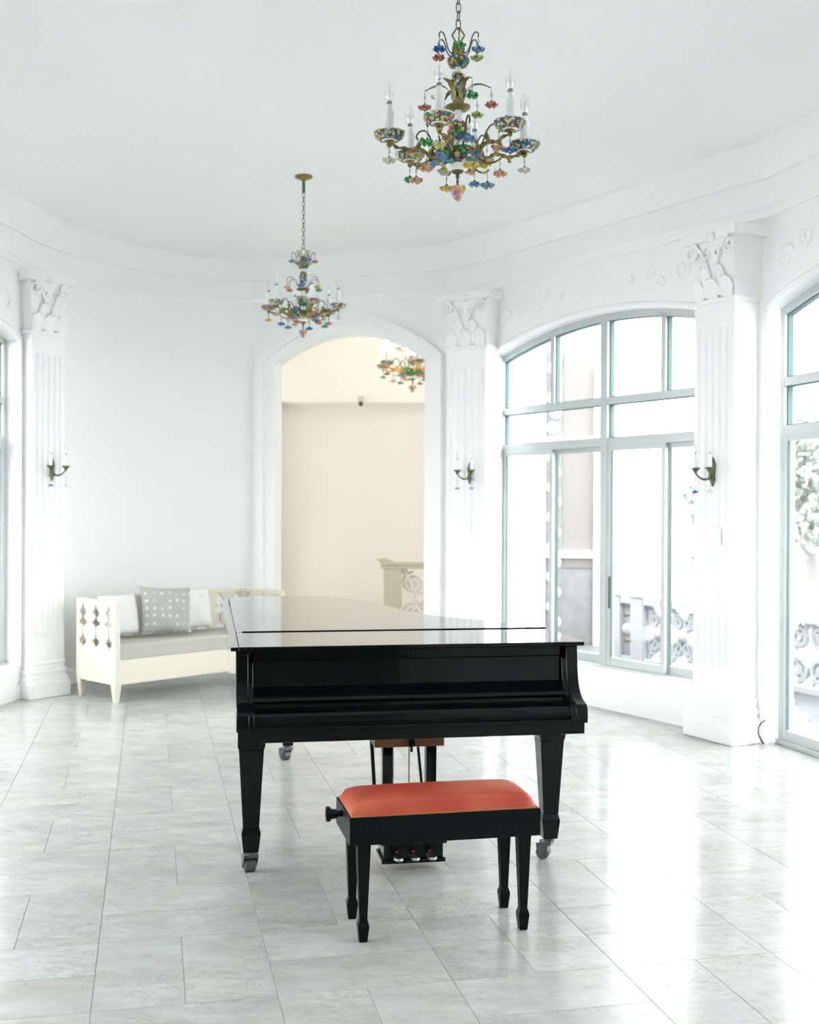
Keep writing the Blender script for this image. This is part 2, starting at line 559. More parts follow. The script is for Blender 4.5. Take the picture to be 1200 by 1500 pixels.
# floor slab with every tile laid on it
TYAW = 0.2193
G0 = Vector((-1.0147, 3.7084)); E1 = Vector((math.cos(TYAW), math.sin(TYAW))); E2 = Vector((-math.sin(TYAW), math.cos(TYAW)))
TM = 0.6
mb = MB().prism([(x, y) for x, y in cp], -0.25, -0.004)
floor = tag(mb.build('floor', 'grout'), kind='structure')


def inside(p, poly):
    c = False
    for i in range(len(poly)):
        (x1, y1), (x2, y2) = poly[i - 1], poly[i]
        if (y1 > p.y) != (y2 > p.y) and p.x < (x2 - x1) * (p.y - y1) / (y2 - y1) + x1:
            c = not c
    return c


tiles = []
for i in range(-22, 24):
    for j in range(-16, 20):
        for k in (0, 1):
            if (i + j) % 2 == 0:
                u, v_, rot = i + 0.25 + 0.5 * k, j + 0.5, PI / 2
            else:
                u, v_, rot = i + 0.5, j + 0.25 + 0.5 * k, 0.0
            c = G0 + E1 * (u * TM) + E2 * (v_ * TM)
            if inside(c, cp):
                tiles.append((c, rot))


def tile_mb(x=0.0, y=0.0, rz=0.0, m=None):
    m = m or MB()
    a, b, t = 0.2991, 0.1491, 0.0005
    v = [(-a, -b, -0.012), (a, -b, -0.012), (a, b, -0.012), (-a, b, -0.012),
         (-a, -b, -t), (a, -b, -t), (a, b, -t), (-a, b, -t),
         (-a + t, -b + t, 0), (a - t, -b + t, 0), (a - t, b - t, 0), (-a + t, b - t, 0)]
    cs, sn = math.cos(rz), math.sin(rz)
    v = [(x + cs * p - sn * q, y + sn * p + cs * q, z) for p, q, z in v]
    f = [(0, 1, 5, 4), (1, 2, 6, 5), (2, 3, 7, 6), (3, 0, 4, 7), (4, 5, 9, 8), (5, 6, 10, 9), (6, 7, 11, 10), (7, 4, 8, 11), (8, 9, 10, 11)]
    m.add(v, f)
    return m


def tile_px(c):
    if c.y < 2.5: return 0
    x = 600 + c.x / c.y * FPX; y = 741 + EYE / c.y * FPX
    return 1.0 / c.y ** 3 if -60 < x < 1260 and y < 1620 else 0


tiles.sort(key=lambda t: -tile_px(t[0]))
tme = tile_mb().mesh('tile', 'marble_tile')
for c, rot in tiles[:300]:
    link('tile', tme, floor, loc=(c.x, c.y, 0), rz=TYAW + rot)
m = MB()
for c, rot in tiles[300:]:
    tile_mb(c.x, c.y, TYAW + rot, m)
tag(m.build('tile_field', 'marble_tile', floor), kind='stuff')


loop = [Vector((L3b.x, REAR_Y)), L3b, L3a, L2b, L2a, L1b, L1a] + BACKC[1:] + [DOORL, DOORR, DOOR_END, W1a, W1b, W3a, W3b, W4a, W4b, W5a, W5b, Vector((W5b.x, REAR_Y))]
cor = [(-0.02, CEIL + 0.01), (0.15, CEIL + 0.01), (0.15, 4.065), (0.135, 4.05), (0.10, 4.02), (0.065, 3.975), (0.04, 3.93), (0.028, 3.90), (0.028, 3.885), (-0.02, 3.88)]
tag(sweep(loop, cor).build('trim_1', 'trim_white', smooth=30), kind='structure')
arc = [(-0.02, 3.70), (0.022, 3.70), (0.022, 3.685), (0.012, 3.67), (0.012, 3.62), (-0.02, 3.61)]
tag(sweep(loop, arc).build('trim_2', 'trim_white', smooth=30), kind='structure')
bb = [(-0.02, 0.0), (0.022, 0.0), (0.022, 0.11), (0.012, 0.13), (0.0, 0.135), (-0.02, 0.135)]
tag(sweep(BACKC + [DOORL - DD * 0.17], bb).build('baseboard_back', 'trim_white', smooth=30), kind='structure')


# moulding round the doorway
def door_path(off, n=20):
    W = (DOORR - DOORL).length
    pts = [(-off, 0.0), (-off, DSPR)]
    pts += [((W + 2 * off) * i / n - off, arch((W + 2 * off) * (i / n - 0.5), W + 2 * off, DSPR + off * 0.25, DAPX + off)) for i in range(n + 1)]
    pts += [(W + off, DSPR), (W + off, 0.0)]
    return pts


def dw(t, h, z):
    nn = Vector((DD.y, -DD.x))
    p = DOORL + DD * t + nn * h
    return (p.x, p.y, z)


m = MB()
for o0, o1, h in ((-0.001, 0.115, 0.03), (0.105, 0.175, 0.095)):
    A, B = door_path(o0), door_path(o1)
    k = len(A); vs = []; fs = []
    for (a, za), (b, zb) in zip(A, B):
        vs += [dw(a, -0.005, za), dw(a, h, za), dw(b, h, zb), dw(b, -0.005, zb)]
    for i in range(k - 1):
        for j in range(4):
            fs.append((i * 4 + j, i * 4 + (j + 1) % 4, (i + 1) * 4 + (j + 1) % 4, (i + 1) * 4 + j))
    fs += [(0, 1, 2, 3), tuple((k - 1) * 4 + q for q in range(4))]
    m.add(vs, fs)
tag(m.build('trim_3', 'trim_white', smooth=35), kind='structure')


# ------------------------------------------------------------------ windows
def strip_arch(m, x0, x1, th, y0, y1, W, n=14, top=0.0):
    poly = [(x0 + (x1 - x0) * i / n, arch(x0 + (x1 - x0) * i / n, W) - top) for i in range(n + 1)]
    poly = poly + [(x, z - th) for x, z in reversed(poly)]
    m.prism(poly, y0, y1, lambda x, z, h: (x, h, z))


def make_window(name, a, b, sill, side, glazed=True):
    """local x from a to b, local +y outward"""
    d = (b - a).normalized(); c = (a + b) / 2
    W = (b - a).length
    root = empty(name, (c.x, c.y, 0), math.atan2(d.y, d.x))
    if side < 0:
        root.scale.y = -1
    tag(root, kind='structure')
    H = W / 2
    y0, y1 = 0.10, 0.19
    m = MB(); m.box(-H, -H + 0.055, y0, y1, sill, SPRING + 0.02); m.build('frame_post', 'aluminium', root, bevel=0.004)
    m = MB(); m.box(H - 0.055, H, y0, y1, sill, SPRING + 0.02); m.build('frame_post', 'aluminium', root, bevel=0.004)
    m = MB(); strip_arch(m, -H, H, 0.055, y0, y1, W, 28); m.build('frame_arch', 'aluminium', root)
    m = MB(); m.box(-H, H, y0 - 0.02, y1 + 0.02, sill, sill + 0.035); m.build('track', 'aluminium', root, bevel=0.004)
    m = MB(); m.box(-0.042, 0.042, y0 - 0.005, y1, sill, arch(0, W) - 0.04); m.build('mullion', 'aluminium', root, bevel=0.004)
    for x in (-0.67, 0.67):
        m = MB(); m.box(x - 0.025, x + 0.025, y0, y1, TR1, arch(x, W) - 0.03); m.build('mullion', 'aluminium', root, bevel=0.004)
    for z, h in ((TR1, 0.06), (TR2, 0.07)):
        m = MB(); m.box(-H + 0.05, H - 0.05, y0 + 0.003, y1, z - h / 2, z + h / 2); m.build('transom', 'aluminium', root, bevel=0.004)
    # dark glazing beads and panes of the fixed lights
    xs = [-H + 0.055, -0.67 - 0.025, -0.67 + 0.025, -0.042, 0.042, 0.67 - 0.025, 0.67 + 0.025, H - 0.055]
    for k in range(4):
        x0, x1 = xs[2 * k], xs[2 * k + 1]
        n = 8
        poly = [(x0, TR1 + 0.03), (x1, TR1 + 0.03)] + [(x1 + (x0 - x1) * i / n, arch(x1 + (x0 - x1) * i / n, W) - 0.055) for i in range(n + 1)]
        m = MB(); m.prism(poly, 0.146, 0.150, lambda x, z, h: (x, h, z)); m.build('pane', 'pane_glass', root)
        m = MB(); m.box(x0, x0 + 0.009, 0.125, 0.165, TR1 + 0.03, poly[-1][1]); m.box(x1 - 0.009, x1, 0.125, 0.165, TR1 + 0.03, poly[2][1])
        m.box(x0, x1, 0.125, 0.165, TR1 + 0.03, TR1 + 0.037); strip_arch(m, x0, x1, 0.008, 0.125, 0.165, W, 8, 0.055)
        m.build('gasket', 'gasket', root)
    for x0, x1 in ((xs[0], xs[3]), (xs[4], xs[7])):
        m = MB(); m.box(x0, x1, 0.146, 0.150, TR2 + 0.035, TR1 - 0.03); m.build('pane', 'pane_glass', root)
        m = MB(); m.box(x0, x0 + 0.009, 0.125, 0.165, TR2 + 0.035, TR1 - 0.03); m.box(x1 - 0.009, x1, 0.125, 0.165, TR2 + 0.035, TR1 - 0.03)
        m.box(x0, x1, 0.125, 0.165, TR2 + 0.035, TR2 + 0.042); m.box(x0, x1, 0.125, 0.165, TR1 - 0.037, TR1 - 0.03)
        m.build('gasket', 'gasket', root)
    # four sliding leaves in two tracks
    zt, zb = TR2 - 0.03, sill + 0.03
    for k, (x0, x1, yy) in enumerate(((xs[0], -0.66, 0.115), (-0.70, xs[3], 0.160), (xs[4], 0.70, 0.115), (0.66, xs[7], 0.160))):
        s, q = 0.042, 0.014
        m = MB()
        m.box(x0, x0 + s, yy - q, yy + q, zb, zt); m.box(x1 - s, x1, yy - q, yy + q, zb, zt)
        m.box(x0 + s, x1 - s, yy - q, yy + q, zb, zb + 0.075); m.box(x0 + s, x1 - s, yy - q, yy + q, zt - 0.045, zt)
        leaf = m.build('sliding_leaf', 'aluminium', root, bevel=0.003)
        m = MB(); m.box(x0 + s, x1 - s, yy - 0.002, yy + 0.002, zb + 0.075, zt - 0.045); m.build('pane', 'pane_glass', leaf)
        m = MB(); m.box(x0 + s, x0 + s + 0.006, yy - 0.01, yy + 0.01, zb + 0.075, zt - 0.045); m.box(x1 - s - 0.006, x1 - s, yy - 0.01, yy + 0.01, zb + 0.075, zt - 0.045)
        m.build('gasket', 'gasket', leaf)
        if k == 2:
            xh = x0 + 0.036
            m = MB(); m.box(xh - 0.009, xh + 0.009, yy - q - 0.008, yy - q, sill + 0.50, sill + 0.76); m.build('handle', 'dark_plastic', leaf, bevel=0.003)
    if sill > 0.05:
        m = MB(); m.box(-H, H, -0.012, 0.10, sill - 0.035, sill + 0.012); m.build('window_sill', 'trim_white', root, bevel=0.006)
    return root


WINS = [(W1a, W1b, 0.30, 1), (W3a, W3b, 0.0, 1), (L1a, L1b, 0.28, -1), (W4a, W4b, 0.0, 1), (L2a, L2b, 0.28, -1), (L3a, L3b, 0.28, -1)]
for i, (a, b, s, side) in enumerate(WINS):
    make_window('window_%d' % (i + 1), a, b, s, side)

# plaster bead round each arched opening, with scroll ornament in the spandrels of the windows in view
tn = 4
for i, (a, b, s, side) in enumerate(WINS[:3]):
    d = (b - a).normalized(); nn = Vector((d.y, -d.x)) * side; W = (b - a).length; c = (a + b) / 2

    def onw(t, z, h):
        p = c + d * t + nn * h
        return (p.x, p.y, z)
    m = MB()
    path = [(-W / 2 - 0.01, s)] + [(-W / 2 - 0.01, s + (SPRING - s) * k / 3) for k in (1, 2, 3)] + [((W + 0.02) * (k / 24 - 0.5), arch((W + 0.02) * (k / 24 - 0.5), W + 0.02) + 0.025) for k in range(1, 24)] + [(W / 2 + 0.01, SPRING)] + [(W / 2 + 0.01, s)]
    m.tube([onw(t, z, 0.0) for t, z in path], 0.028, 8)
    for sx in (-1, 1):
        for (cx, cz, r, a0, tr) in ((0.22, 3.30, 0.10, 0.4, 1.4), (0.46, 3.40, 0.085, 2.4, 1.3), (0.68, 3.33, 0.05, 0.0, 1.2), (0.80, 3.43, 0.06, 1.0, 1.3), (1.0, 3.40, 0.035, 0.0, 1.1)):
            pts = [onw(sx * (W / 2 - x), z, 0.0) for x, z in spiral(cx, cz, r, r * 0.2, a0, tr, 20)]
            m.tube(pts, [0.014 * (1 - 0.5 * k / 20) for k in range(21)], 6)
    tag(m.build('trim_%d' % (4 + i), 'trim_white', smooth=50), kind='structure')


# ------------------------------------------------------------------ pilasters
def pilaster(name, p0, p1, wsh, depth=0.34, capz=(3.05, 3.56)):
    """front face of the plinth from p0 to p1 (room on the left of p0->p1 ... local -y)"""
    d = (p1 - p0).normalized(); c = (p0 + p1) / 2; Wd = (p1 - p0).length
    root = empty(name, (c.x, c.y, 0), math.atan2(d.y, d.x))
    tag(root, kind='structure')
    h = Wd / 2
    m = MB(); m.box(-h, h, 0, depth, 0, 0.13); m.build('plinth', 'trim_white', root, bevel=0.008)
    m = MB()
    for z0, z1, ins in ((0.13, 0.17, 0.012), (0.17, 0.20, 0.028), (0.20, 0.235, 0.02), (0.235, 0.275, 0.038), (0.275, 0.30, 0.03)):
        m.box(-h + ins, h - ins, ins, depth, z0, z1)
    m.build('base_moulding', 'trim_white', root, bevel=0.006)
    # shaft with flutes
    hw = wsh / 2; y = 0.05
    m = MB(); m.box(-hw, hw, y, depth, 0.30, 0.52); m.box(-hw, hw, y, depth, 2.88, capz[0])
    nf = 5; pitch = (wsh - 0.05) / nf
    prof = [(-hw, depth), (-hw, y)]
    for k in range(nf):
        x0 = -hw + 0.025 + pitch * k + pitch * 0.18; x1 = x0 + pitch * 0.64
        for q in range(7):
            t = q / 6
            prof.append((x0 + (x1 - x0) * t, y + 0.016 * math.sin(PI * t)))
    prof += [(hw, y), (hw, depth)]
    m.prism(prof, 0.52, 2.88)
    m.build('shaft', 'trim_white', root, smooth=40)
    # capital: astragal, bell, leaves, volutes and hollow-sided abacus
    z0, z1 = capz
    H = z1 - z0
    m = MB()
    m.box(-hw - 0.022, hw + 0.022, y - 0.022, depth, z0, z0 + 0.03)
    m.frust(0, (y + depth) / 2, z0 + 0.03, z1 - 0.07, wsh, depth - y, wsh + 0.05, depth - y + 0.05)
    hc = hw + 0.075
    ab = [(-hc, depth), (-hc, y - 0.075)] + [(-hc + 2 * hc * k / 10, y - 0.075 + 0.05 * math.sin(PI * k / 10)) for k in range(1, 10)] + [(hc, y - 0.075), (hc, depth)]
    m.prism(ab, z1 - 0.07, z1)
    cap = m.build('capital', 'trim_white', root, bevel=0.005)
    m = MB()
    for sx in (-1, 1):
        m.tube([(x, y - 0.045, z) for x, z in spiral(sx * (hw - 0.01), z1 - 0.13, 0.065, 0.012, PI * 0.5, 1.6, 22, sx)], [0.016 * (1 - 0.4 * k / 22) for k in range(23)], 6)
        m.tube([(sx * x, y - 0.02 - 0.01 * k, z) for k, (x, z) in enumerate([(0.02, z0 + 0.18), (0.05, z0 + 0.27), (0.10, z1 - 0.14), (hw - 0.02, z1 - 0.075)])], 0.012, 6)
        m.tube([(x, y - 0.028, z) for x, z in spiral(sx * 0.055, z1 - 0.16, 0.04, 0.01, PI * 0.5, 1.3, 16, -sx)], 0.009, 6)
    m.ball((0, y - 0.03, z1 - 0.05), 0.035, 10, 6)
    m.build('volute', 'trim_white', cap, smooth=50)
    for k, (lx, lz, lw, lh) in enumerate(((-hw * 0.72, z0 + 0.03, 0.10, 0.17), (0, z0 + 0.03, 0.11, 0.17), (hw * 0.72, z0 + 0.03, 0.10, 0.17), (-hw * 0.36, z0 + 0.05, 0.09, 0.25), (hw * 0.36, z0 + 0.05, 0.09, 0.25))):
        m = MB(); vs = []; fs = []
        for j in range(7):
            t = j / 6
            ww = lw * (0.75 + 0.35 * math.sin(PI * t)) * (1 if t < 0.8 else 0.75) / 2
            out = y - 0.012 - 0.045 * t ** 3
            zz = lz + lh * (t if t < 0.9 else 0.86)
            for q in (-1, -0.5, 0, 0.5, 1):
                vs.append((lx + ww * q * (1 + 0.12 * math.sin(j * 2.6)), out - 0.012 * (1 - abs(q)), zz - 0.015 * abs(q)))
        for j in range(6):
            for q in range(4):
                fs.append((j * 5 + q, j * 5 + q + 1, (j + 1) * 5 + q + 1, (j + 1) * 5 + q))
        m.add(vs, fs); m.build('acanthus_leaf', 'trim_white', cap, smooth=60)
    return root


PR = (Vector((1.966, 8.316)), Vector((2.195, 7.873)))
PF = (Vector((0.275, 10.64)), Vector((0.685, 10.35)))
PL = (Vector((-3.135, 9.60)), Vector((-2.89, 9.925)))
pilaster('trim_8', PR[0], PR[1], 0.40, 0.36)
pilaster('trim_9', PF[0], PF[1], 0.42, 0.42)
pilaster('trim_10', PL[0], PL[1], 0.33, 0.24)
for k, (a, b) in enumerate(((W3b, W4a), (W4b, W5a))):
    d = (b - a).normalized(); n = Vector((d.y, -d.x))
    pilaster('trim_%d' % (11 + k), a + n * 0.16, b + n * 0.16, 0.38, 0.3)
for k, (a, b) in enumerate(((L2a, L1b), (L3a, L2b))):
    d = (b - a).normalized(); n = Vector((d.y, -d.x))
    pilaster('trim_%d' % (13 + k), a + n * 0.16, b + n * 0.16, 0.38, 0.3)


# ------------------------------------------------------------------ hall behind the doorway
HZ = 15.6
mb = MB()
mb.box(-2.0, 1.0, 15.95, 16.2, -0.1, 3.08)            # far face of the alcove
mb.box(-4.0, -1.80, HZ, HZ + 0.06, -0.1, 5.0)
mb.box(-1.7995, 1.0, HZ, HZ + 0.06, 3.08, 5.0)
mb.box(-1.7995, 1.0, HZ + 0.001, 15.949, 3.02, 3.079)
mb.box(-2.0, -1.80, HZ + 0.061, 15.949, -0.1, 3.08)
tag(mb.build('wall_hall_back', 'hall_paint'), kind='structure')
mb = MB(); mb.box(-4.2, -4.0, 11.95, 12.8, -0.1, 5.0); mb.box(-4.2, -4.0, 15.4, HZ + 0.2, -0.1, 5.0); mb.box(-4.2, -4.0, 12.8, 15.4, -0.1, 0.6); mb.box(-4.2, -4.0, 12.8, 15.4, 2.7, 5.0); mb.box(1.0, 1.12, 11.2, 16.6, -0.1, 5.0)  # left side has an unseen opening, added to brighten the hall with sky
tag(mb.build('wall_hall_side', 'hall_paint'), kind='structure')
mb = MB()
hp = [DOORL - DD * 0.3, DOORL]
wall_seg(mb, Vector((-4.0, 12.62)), DOORL + Vector((-0.24, 0.25)), -0.1, 5.0, 0.05, 1)
wall_seg(mb, DOORR + Vector((0.26, 0.10)), Vector((1.0, 11.2)), -0.1, 5.0, 0.05, 1)
mb.prism([(-1.7, 11.95), (0.55, 11.27), (0.55, 11.33), (-1.7, 12.01)], CEIL + 0.1, 5.0)
tag(mb.build('wall_hall_front', 'hall_paint'), kind='structure')
mb = MB().box(-4.2, 1.12, 11.2, 16.6, 5.0, 5.2)
tag(mb.build('ceiling_hall', 'hall_paint'), kind='structure')
mb = MB().prism([(-4.2, 12.0), (-2.6, 11.6), (-1.9, 11.9), (0.5, 11.4), (1.12, 11.2), (1.12, 16.6), (-4.2, 16.6)], -0.25, 0.0)
tag(mb.build('floor_hall', 'hall_stone'), kind='structure')


def scroll_panel(m, x0, x1, z0, z1, y, th):
    """pierced ornament of interlaced scrolls between two heights"""
    xm = (x0 + x1) / 2; h = z1 - z0; r = (x1 - x0) * 0.27
    for sx in (-1, 1):
        m.tube([(x, y, z) for x, z in spiral(xm + sx * r * 0.75, z0 + h * 0.27, r, r * 0.25, -PI / 2, 1.35, 16, sx)], th, 6)
        m.tube([(x, y, z) for x, z in spiral(xm + sx * r * 0.8, z0 + h * 0.76, r * 0.85, r * 0.2, PI / 2, -1.35, 16, sx)], th, 6)
        m.tube([(xm + sx * (x1 - x0) * 0.46, y, z0), (xm + sx * r * 0.3, y, z0 + h * 0.5), (xm + sx * (x1 - x0) * 0.46, y, z1)], th * 0.9, 6)
    m.ball((xm, y, z0 + h * 0.5), th * 2.4, 10, 6)


# carved newel and landing rail in the hall
bal = empty('stair_balustrade', (0.35, 14.0, 0))
tag(bal, 'cream carved stair balustrade with scrolled rail end seen through the arched doorway', 'balustrade')
m = MB(); m.box(-0.66, -0.44, -0.10, 0.10, 0, 0.87); m.build('newel', 'hall_stone', bal, bevel=0.01)
m = MB(); m.box(-0.70, 0.62, -0.11, 0.11, 0.87, 0.905); m.box(-0.68, 0.62, -0.09, 0.09, 0.905, 0.95)
m.prism([(-0.75, 0.985), (-0.66, 0.995), (-0.60, 0.975), (-0.53, 0.95), (-0.66, 0.905), (-0.70, 0.93)], -0.1, 0.1, lambda a, b, h: (a, h, b))
m.build('handrail', 'hall_stone', bal, bevel=0.012)
m = MB(); m.box(-0.44, 0.62, -0.08, 0.08, 0, 0.12); m.build('bottom_rail', 'hall_stone', bal, bevel=0.01)
for k in range(2):
    m = MB(); scroll_panel(m, -0.44 + 0.5 * k, 0.06 + 0.5 * k, 0.12, 0.88, 0, 0.036); m.build('carved_panel', 'hall_paint', bal, smooth=60)

cc = empty('security_camera', (-0.66, HZ - 0.03, 2.99))
tag(cc, 'tiny dark dome camera fixed under the lintel edge in the hall', 'camera')
m = MB(); m.box(-0.035, 0.035, -0.03, 0.03, 0.02, 0.10); m.build('mount', 'hall_stone', cc, bevel=0.005)
m = MB(); m.ball((0, -0.02, 0.0), 0.032, 12, 8); m.build('dome', 'dark_plastic', cc, smooth=60)


# ------------------------------------------------------------------ outside the windows
mb = MB().prism([(0.9, 11.6), (1.05, 10.95), (2.75, 8.3), (3.75, 5.0), (3.62, 1.0), (2.9, -2.6), (9.5, -2.6), (9.0, 4.0), (6.5, 9.0), (3.6, 14.0), (1.2, 16.5)], -0.35, -0.12)
tag(mb.build('terrace', 'terrace_stone'), kind='structure')
mb = MB().prism([(-3.62, 10.2), (-4.3, 6.5), (-4.1, 3.0), (-3.7, -2.6), (-9, -2.6), (-9, 11.0)], -0.35, -0.12)
tag(mb.build('terrace.001', 'terrace_stone'), kind='structure')
mb = MB().box(-60, 70, -40, 90, -1.0, -0.9)
tag(mb.build('garden_ground', 'pale_ground'), kind='structure')

BPATH = [(2.42, 13.25), (2.60, 12.90), (3.25, 11.75), (4.05, 10.4), (4.9, 9.0), (5.75, 7.6), (6.4, 6.1), (6.75, 4.5), (6.85, 2.9), (6.8, 1.3)]
tb = empty('terrace_balustrade', (BPATH[2][0], BPATH[2][1], -0.12))
tag(tb, 'white scrollwork stone balustrade curving round the terrace outside the glazed doors', 'balustrade')
for k in range(len(BPATH) - 1):
    a, b = Vector(BPATH[k]), Vector(BPATH[k + 1])
    Lb = (b - a).length
    lo = (a.x - BPATH[2][0], a.y - BPATH[2][1], 0); rz = math.atan2((b - a).y, (b - a).x)
    m = MB(); m.box(-0.10, 0.10, -0.10, 0.10, 0, 0.74); m.box(-0.12, 0.12, -0.12, 0.12, 0.74, 0.79); m.build('post', 'balustrade_white', tb, bevel=0.01, loc=lo, rz=rz)
    m = MB(); m.box(0.1, Lb - 0.1, -0.09, 0.09, 0.66, 0.74); m.build('top_rail', 'balustrade_white', tb, bevel=0.01, loc=lo, rz=rz)
    m = MB(); m.box(0.1, Lb - 0.1, -0.08, 0.08, 0.0, 0.07); m.build('bottom_rail', 'balustrade_white', tb, bevel=0.01, loc=lo, rz=rz)
    for q in range(3):
        m = MB(); s0 = 0.1 + (Lb - 0.2) * q / 3; scroll_panel(m, s0, s0 + (Lb - 0.2) / 3, 0.07, 0.66, 0, 0.033)
        m.build('scroll_panel', 'balustrade_white', tb, smooth=60, loc=lo, rz=rz)

for k, (x, y, lab) in enumerate(((1.20, 11.75, 'close outside the arched window with the low sill'), (2.80, 8.85, 'just outside the full-height glazed doors'), (4.0, 4.95, 'outside, between the second and third glazed bays'), (3.9, 1.5, 'outside the last glazed bay'))):
    o = empty('terrace_column', (x, y, -0.12), -0.9)
    tag(o, 'white round terrace column on a stepped base ' + lab, 'column', 'terrace columns')
    m = MB(); m.box(-0.2, 0.2, -0.2, 0.2, 0, 0.1); m.box(-0.17, 0.17, -0.17, 0.17, 0.1, 0.17); m.lathe([(0.165, 0.17), (0.17, 0.2), (0.15, 0.23), (0.13, 0.25), (0.14, 0.28), (0.12, 0.31)], 20); m.build('base', 'facade_white', o, bevel=0.006)
    m = MB(); m.lathe([(0.115, 0.30), (0.115, 1.2), (0.10, 3.4)], 24); m.build('shaft', 'facade_white', o, smooth=40)
    m = MB(); m.lathe([(0.11, 3.38), (0.13, 3.42), (0.12, 3.46), (0.18, 3.6)], 20); m.box(-0.2, 0.2, -0.2, 0.2, 3.6, 3.7); m.build('capital', 'facade_white', o)

# neighbouring wing with an arched, shuttered window and a pierced screen
wg = empty('building_wing', (1.33, 14.9, 0), R(-14))
tag(wg, 'pale wing of the same house with an arched shuttered window across the terrace', 'building')
m = MB(); m.box(-0.14, 0.42, 0, 0.3, -0.9, 7.5); m.build('wall', 'facade_white', wg)
m = MB(); m.box(0.42, 1.14, 0.08, 0.3, -0.9, 7.5); m.build('wall', 'facade_white', wg)
n = 12
m = MB(); m.prism([(0.62, 0.85), (1.02, 0.85), (1.02, 3.35)] + [(1.02 - 0.40 * i / n, 3.35 + 0.33 * math.sin(PI * (0.15 + 0.55 * i / n))) for i in range(1, n)] + [(0.62, 3.3)], 0.04, 0.09, lambda a, b, h: (a, h, b)); m.build('shutter', 'facade_blind', wg)
m = MB(); m.box(0.45, 1.02, 0.03, 0.085, -0.7, 0.84); m.build('lower_panel', 'facade_grey', wg)
for z in (0.98, 2.42):
    m = MB(); m.box(0.30, 1.12, -0.03, 0.05, z, z + 0.09); m.build('crossbar', 'trim_white', wg)
m = MB(); m.box(1.03, 1.12, -0.03, 0.08, -0.7, 3.4); m.build('window_post', 'trim_white', wg)
m = MB(); m.box(0.43, 0.62, 0.02, 0.09, -0.7, 3.6); scr = m.build('screen_backing', 'facade_grey', wg)
for k in range(22):
    m = MB(); m.lathe([(0.001, -0.03), (0.055, -0.025), (0.075, 0), (0.055, 0.025), (0.001, 0.03)], 14)
    o = m.build('oval_boss', 'trim_white', scr, smooth=60, loc=(0.525 + 0.02 * (-1) ** k, 0.0, -0.6 + 0.19 * k)); o.rotation_euler = (PI / 2, 0, 0)


def tree(loc, h, rad, label, seed, n=2600, ls=0.13):
    rnd = random.Random(seed)
    o = empty('garden_tree', loc)
    tag(o, label, 'tree', 'garden trees beyond the terrace')
    m = MB(); m.tube([(0, 0, 0), (0.06, 0.02, h * 0.3), (-0.03, 0.05, h * 0.55), (0.02, 0, h * 0.85)], [0.15, 0.12, 0.10, 0.04], 8)
    for k in range(6):
        a = rnd.random() * 6.28; z = h * (0.4 + 0.06 * k)
        m.tube([(0, 0, z), (math.cos(a) * rad * 0.4, math.sin(a) * rad * 0.4, z + 0.35), (math.cos(a) * rad * 0.75, math.sin(a) * rad * 0.75, z + 0.8)], [0.06, 0.04, 0.015], 6)
    m.build('trunk', 'bark', o, smooth=60)
    m = MB()
    blobs = []
    for k in range(14):
        a = rnd.random() * 6.28; q = rnd.random() ** 0.6 * rad * 0.72
        blobs.append((math.cos(a) * q, math.sin(a) * q, h * (0.35 + 0.62 * rnd.random()), rad * (0.28 + 0.2 * rnd.random())))
    for k in range(n):
        bx, by, bz, br = rnd.choice(blobs)
        d = Vector((rnd.gauss(0, 1), rnd.gauss(0, 1), rnd.gauss(0, 0.8))).normalized() * br * (0.6 + 0.4 * rnd.random())
        p = Vector((bx, by, bz)) + d
        t = Vector((rnd.gauss(0, 1), rnd.gauss(0, 1), rnd.gauss(-0.3, 0.6))).normalized()
        s_ = t.orthogonal().normalized(); s_ = Matrix.Rotation(rnd.random() * 6.28, 3, t) @ s_
        L = ls * (0.7 + 0.7 * rnd.random()); Wd = L * 0.36
        m.add([p, p + t * L * 0.5 + s_ * Wd, p + t * L, p + t * L * 0.5 - s_ * Wd], [(0, 1, 2, 3)])
    tag(m.build('foliage', 'leaf', o), kind='stuff')


tree((6.4, 18.5, -0.9), 3.9, 1.25, 'pale green garden tree behind the balustrade outside the glazed doors', 3)
tree((9.4, 19.0, -0.9), 5.0, 1.7, 'taller pale green tree further right beyond the terrace balustrade', 5)
tree((5.60, 21.0, -0.9), 3.9, 0.55, 'slim pale green tree showing past the fluted pilaster edge', 9, 1500)
tree((10.5, 12.5, -0.9), 5.2, 1.8, 'broad garden tree opposite the second glazed bay', 12)
tree((-8.5, 12.2, -0.9), 5.8, 2.2, 'dense unseen tree added outside to dim the left-hand window', 15, 3200, 0.18)  # this tree and the next are out of view, added to dim left daylight
tree((-9.8, 8.0, -0.9), 6.0, 2.3, 'broad unseen tree added to dim the left terrace side', 18, 3200, 0.18)
#HERE
# ------------------------------------------------------------------ grand piano
PYAW = R(9.82)
piano = empty('grand_piano', (-0.037, 5.2345, 0), PYAW)
tag(piano, 'black lacquered concert grand piano with its lid and fallboard closed', 'piano')
curve = cat_rom([(-0.772, 2.10, 0), (-0.755, 2.33, 0), (-0.66, 2.455, 0), (-0.44, 2.505, 0), (-0.22, 2.49, 0), (-0.06, 2.42, 0), (0.06, 2.20, 0), (0.16, 1.86, 0), (0.24, 1.42, 0), (0.34, 1.06, 0), (0.53, 0.78, 0), (0.70, 0.55, 0), (0.78, 0.335, 0)], 5)
out = [(p.x, p.y) for p in curve]


def inset(poly, cx, cy, k):
    r = []
    n = len(poly)
    for i, (x, y) in enumerate(poly):
        a, b = Vector(poly[i - 1]), Vector(poly[(i + 1) % n])
        t = (b - a).normalized(); nn = Vector((t.y, -t.x))
        r.append((x + nn.x * k, y + nn.y * k))
    return r


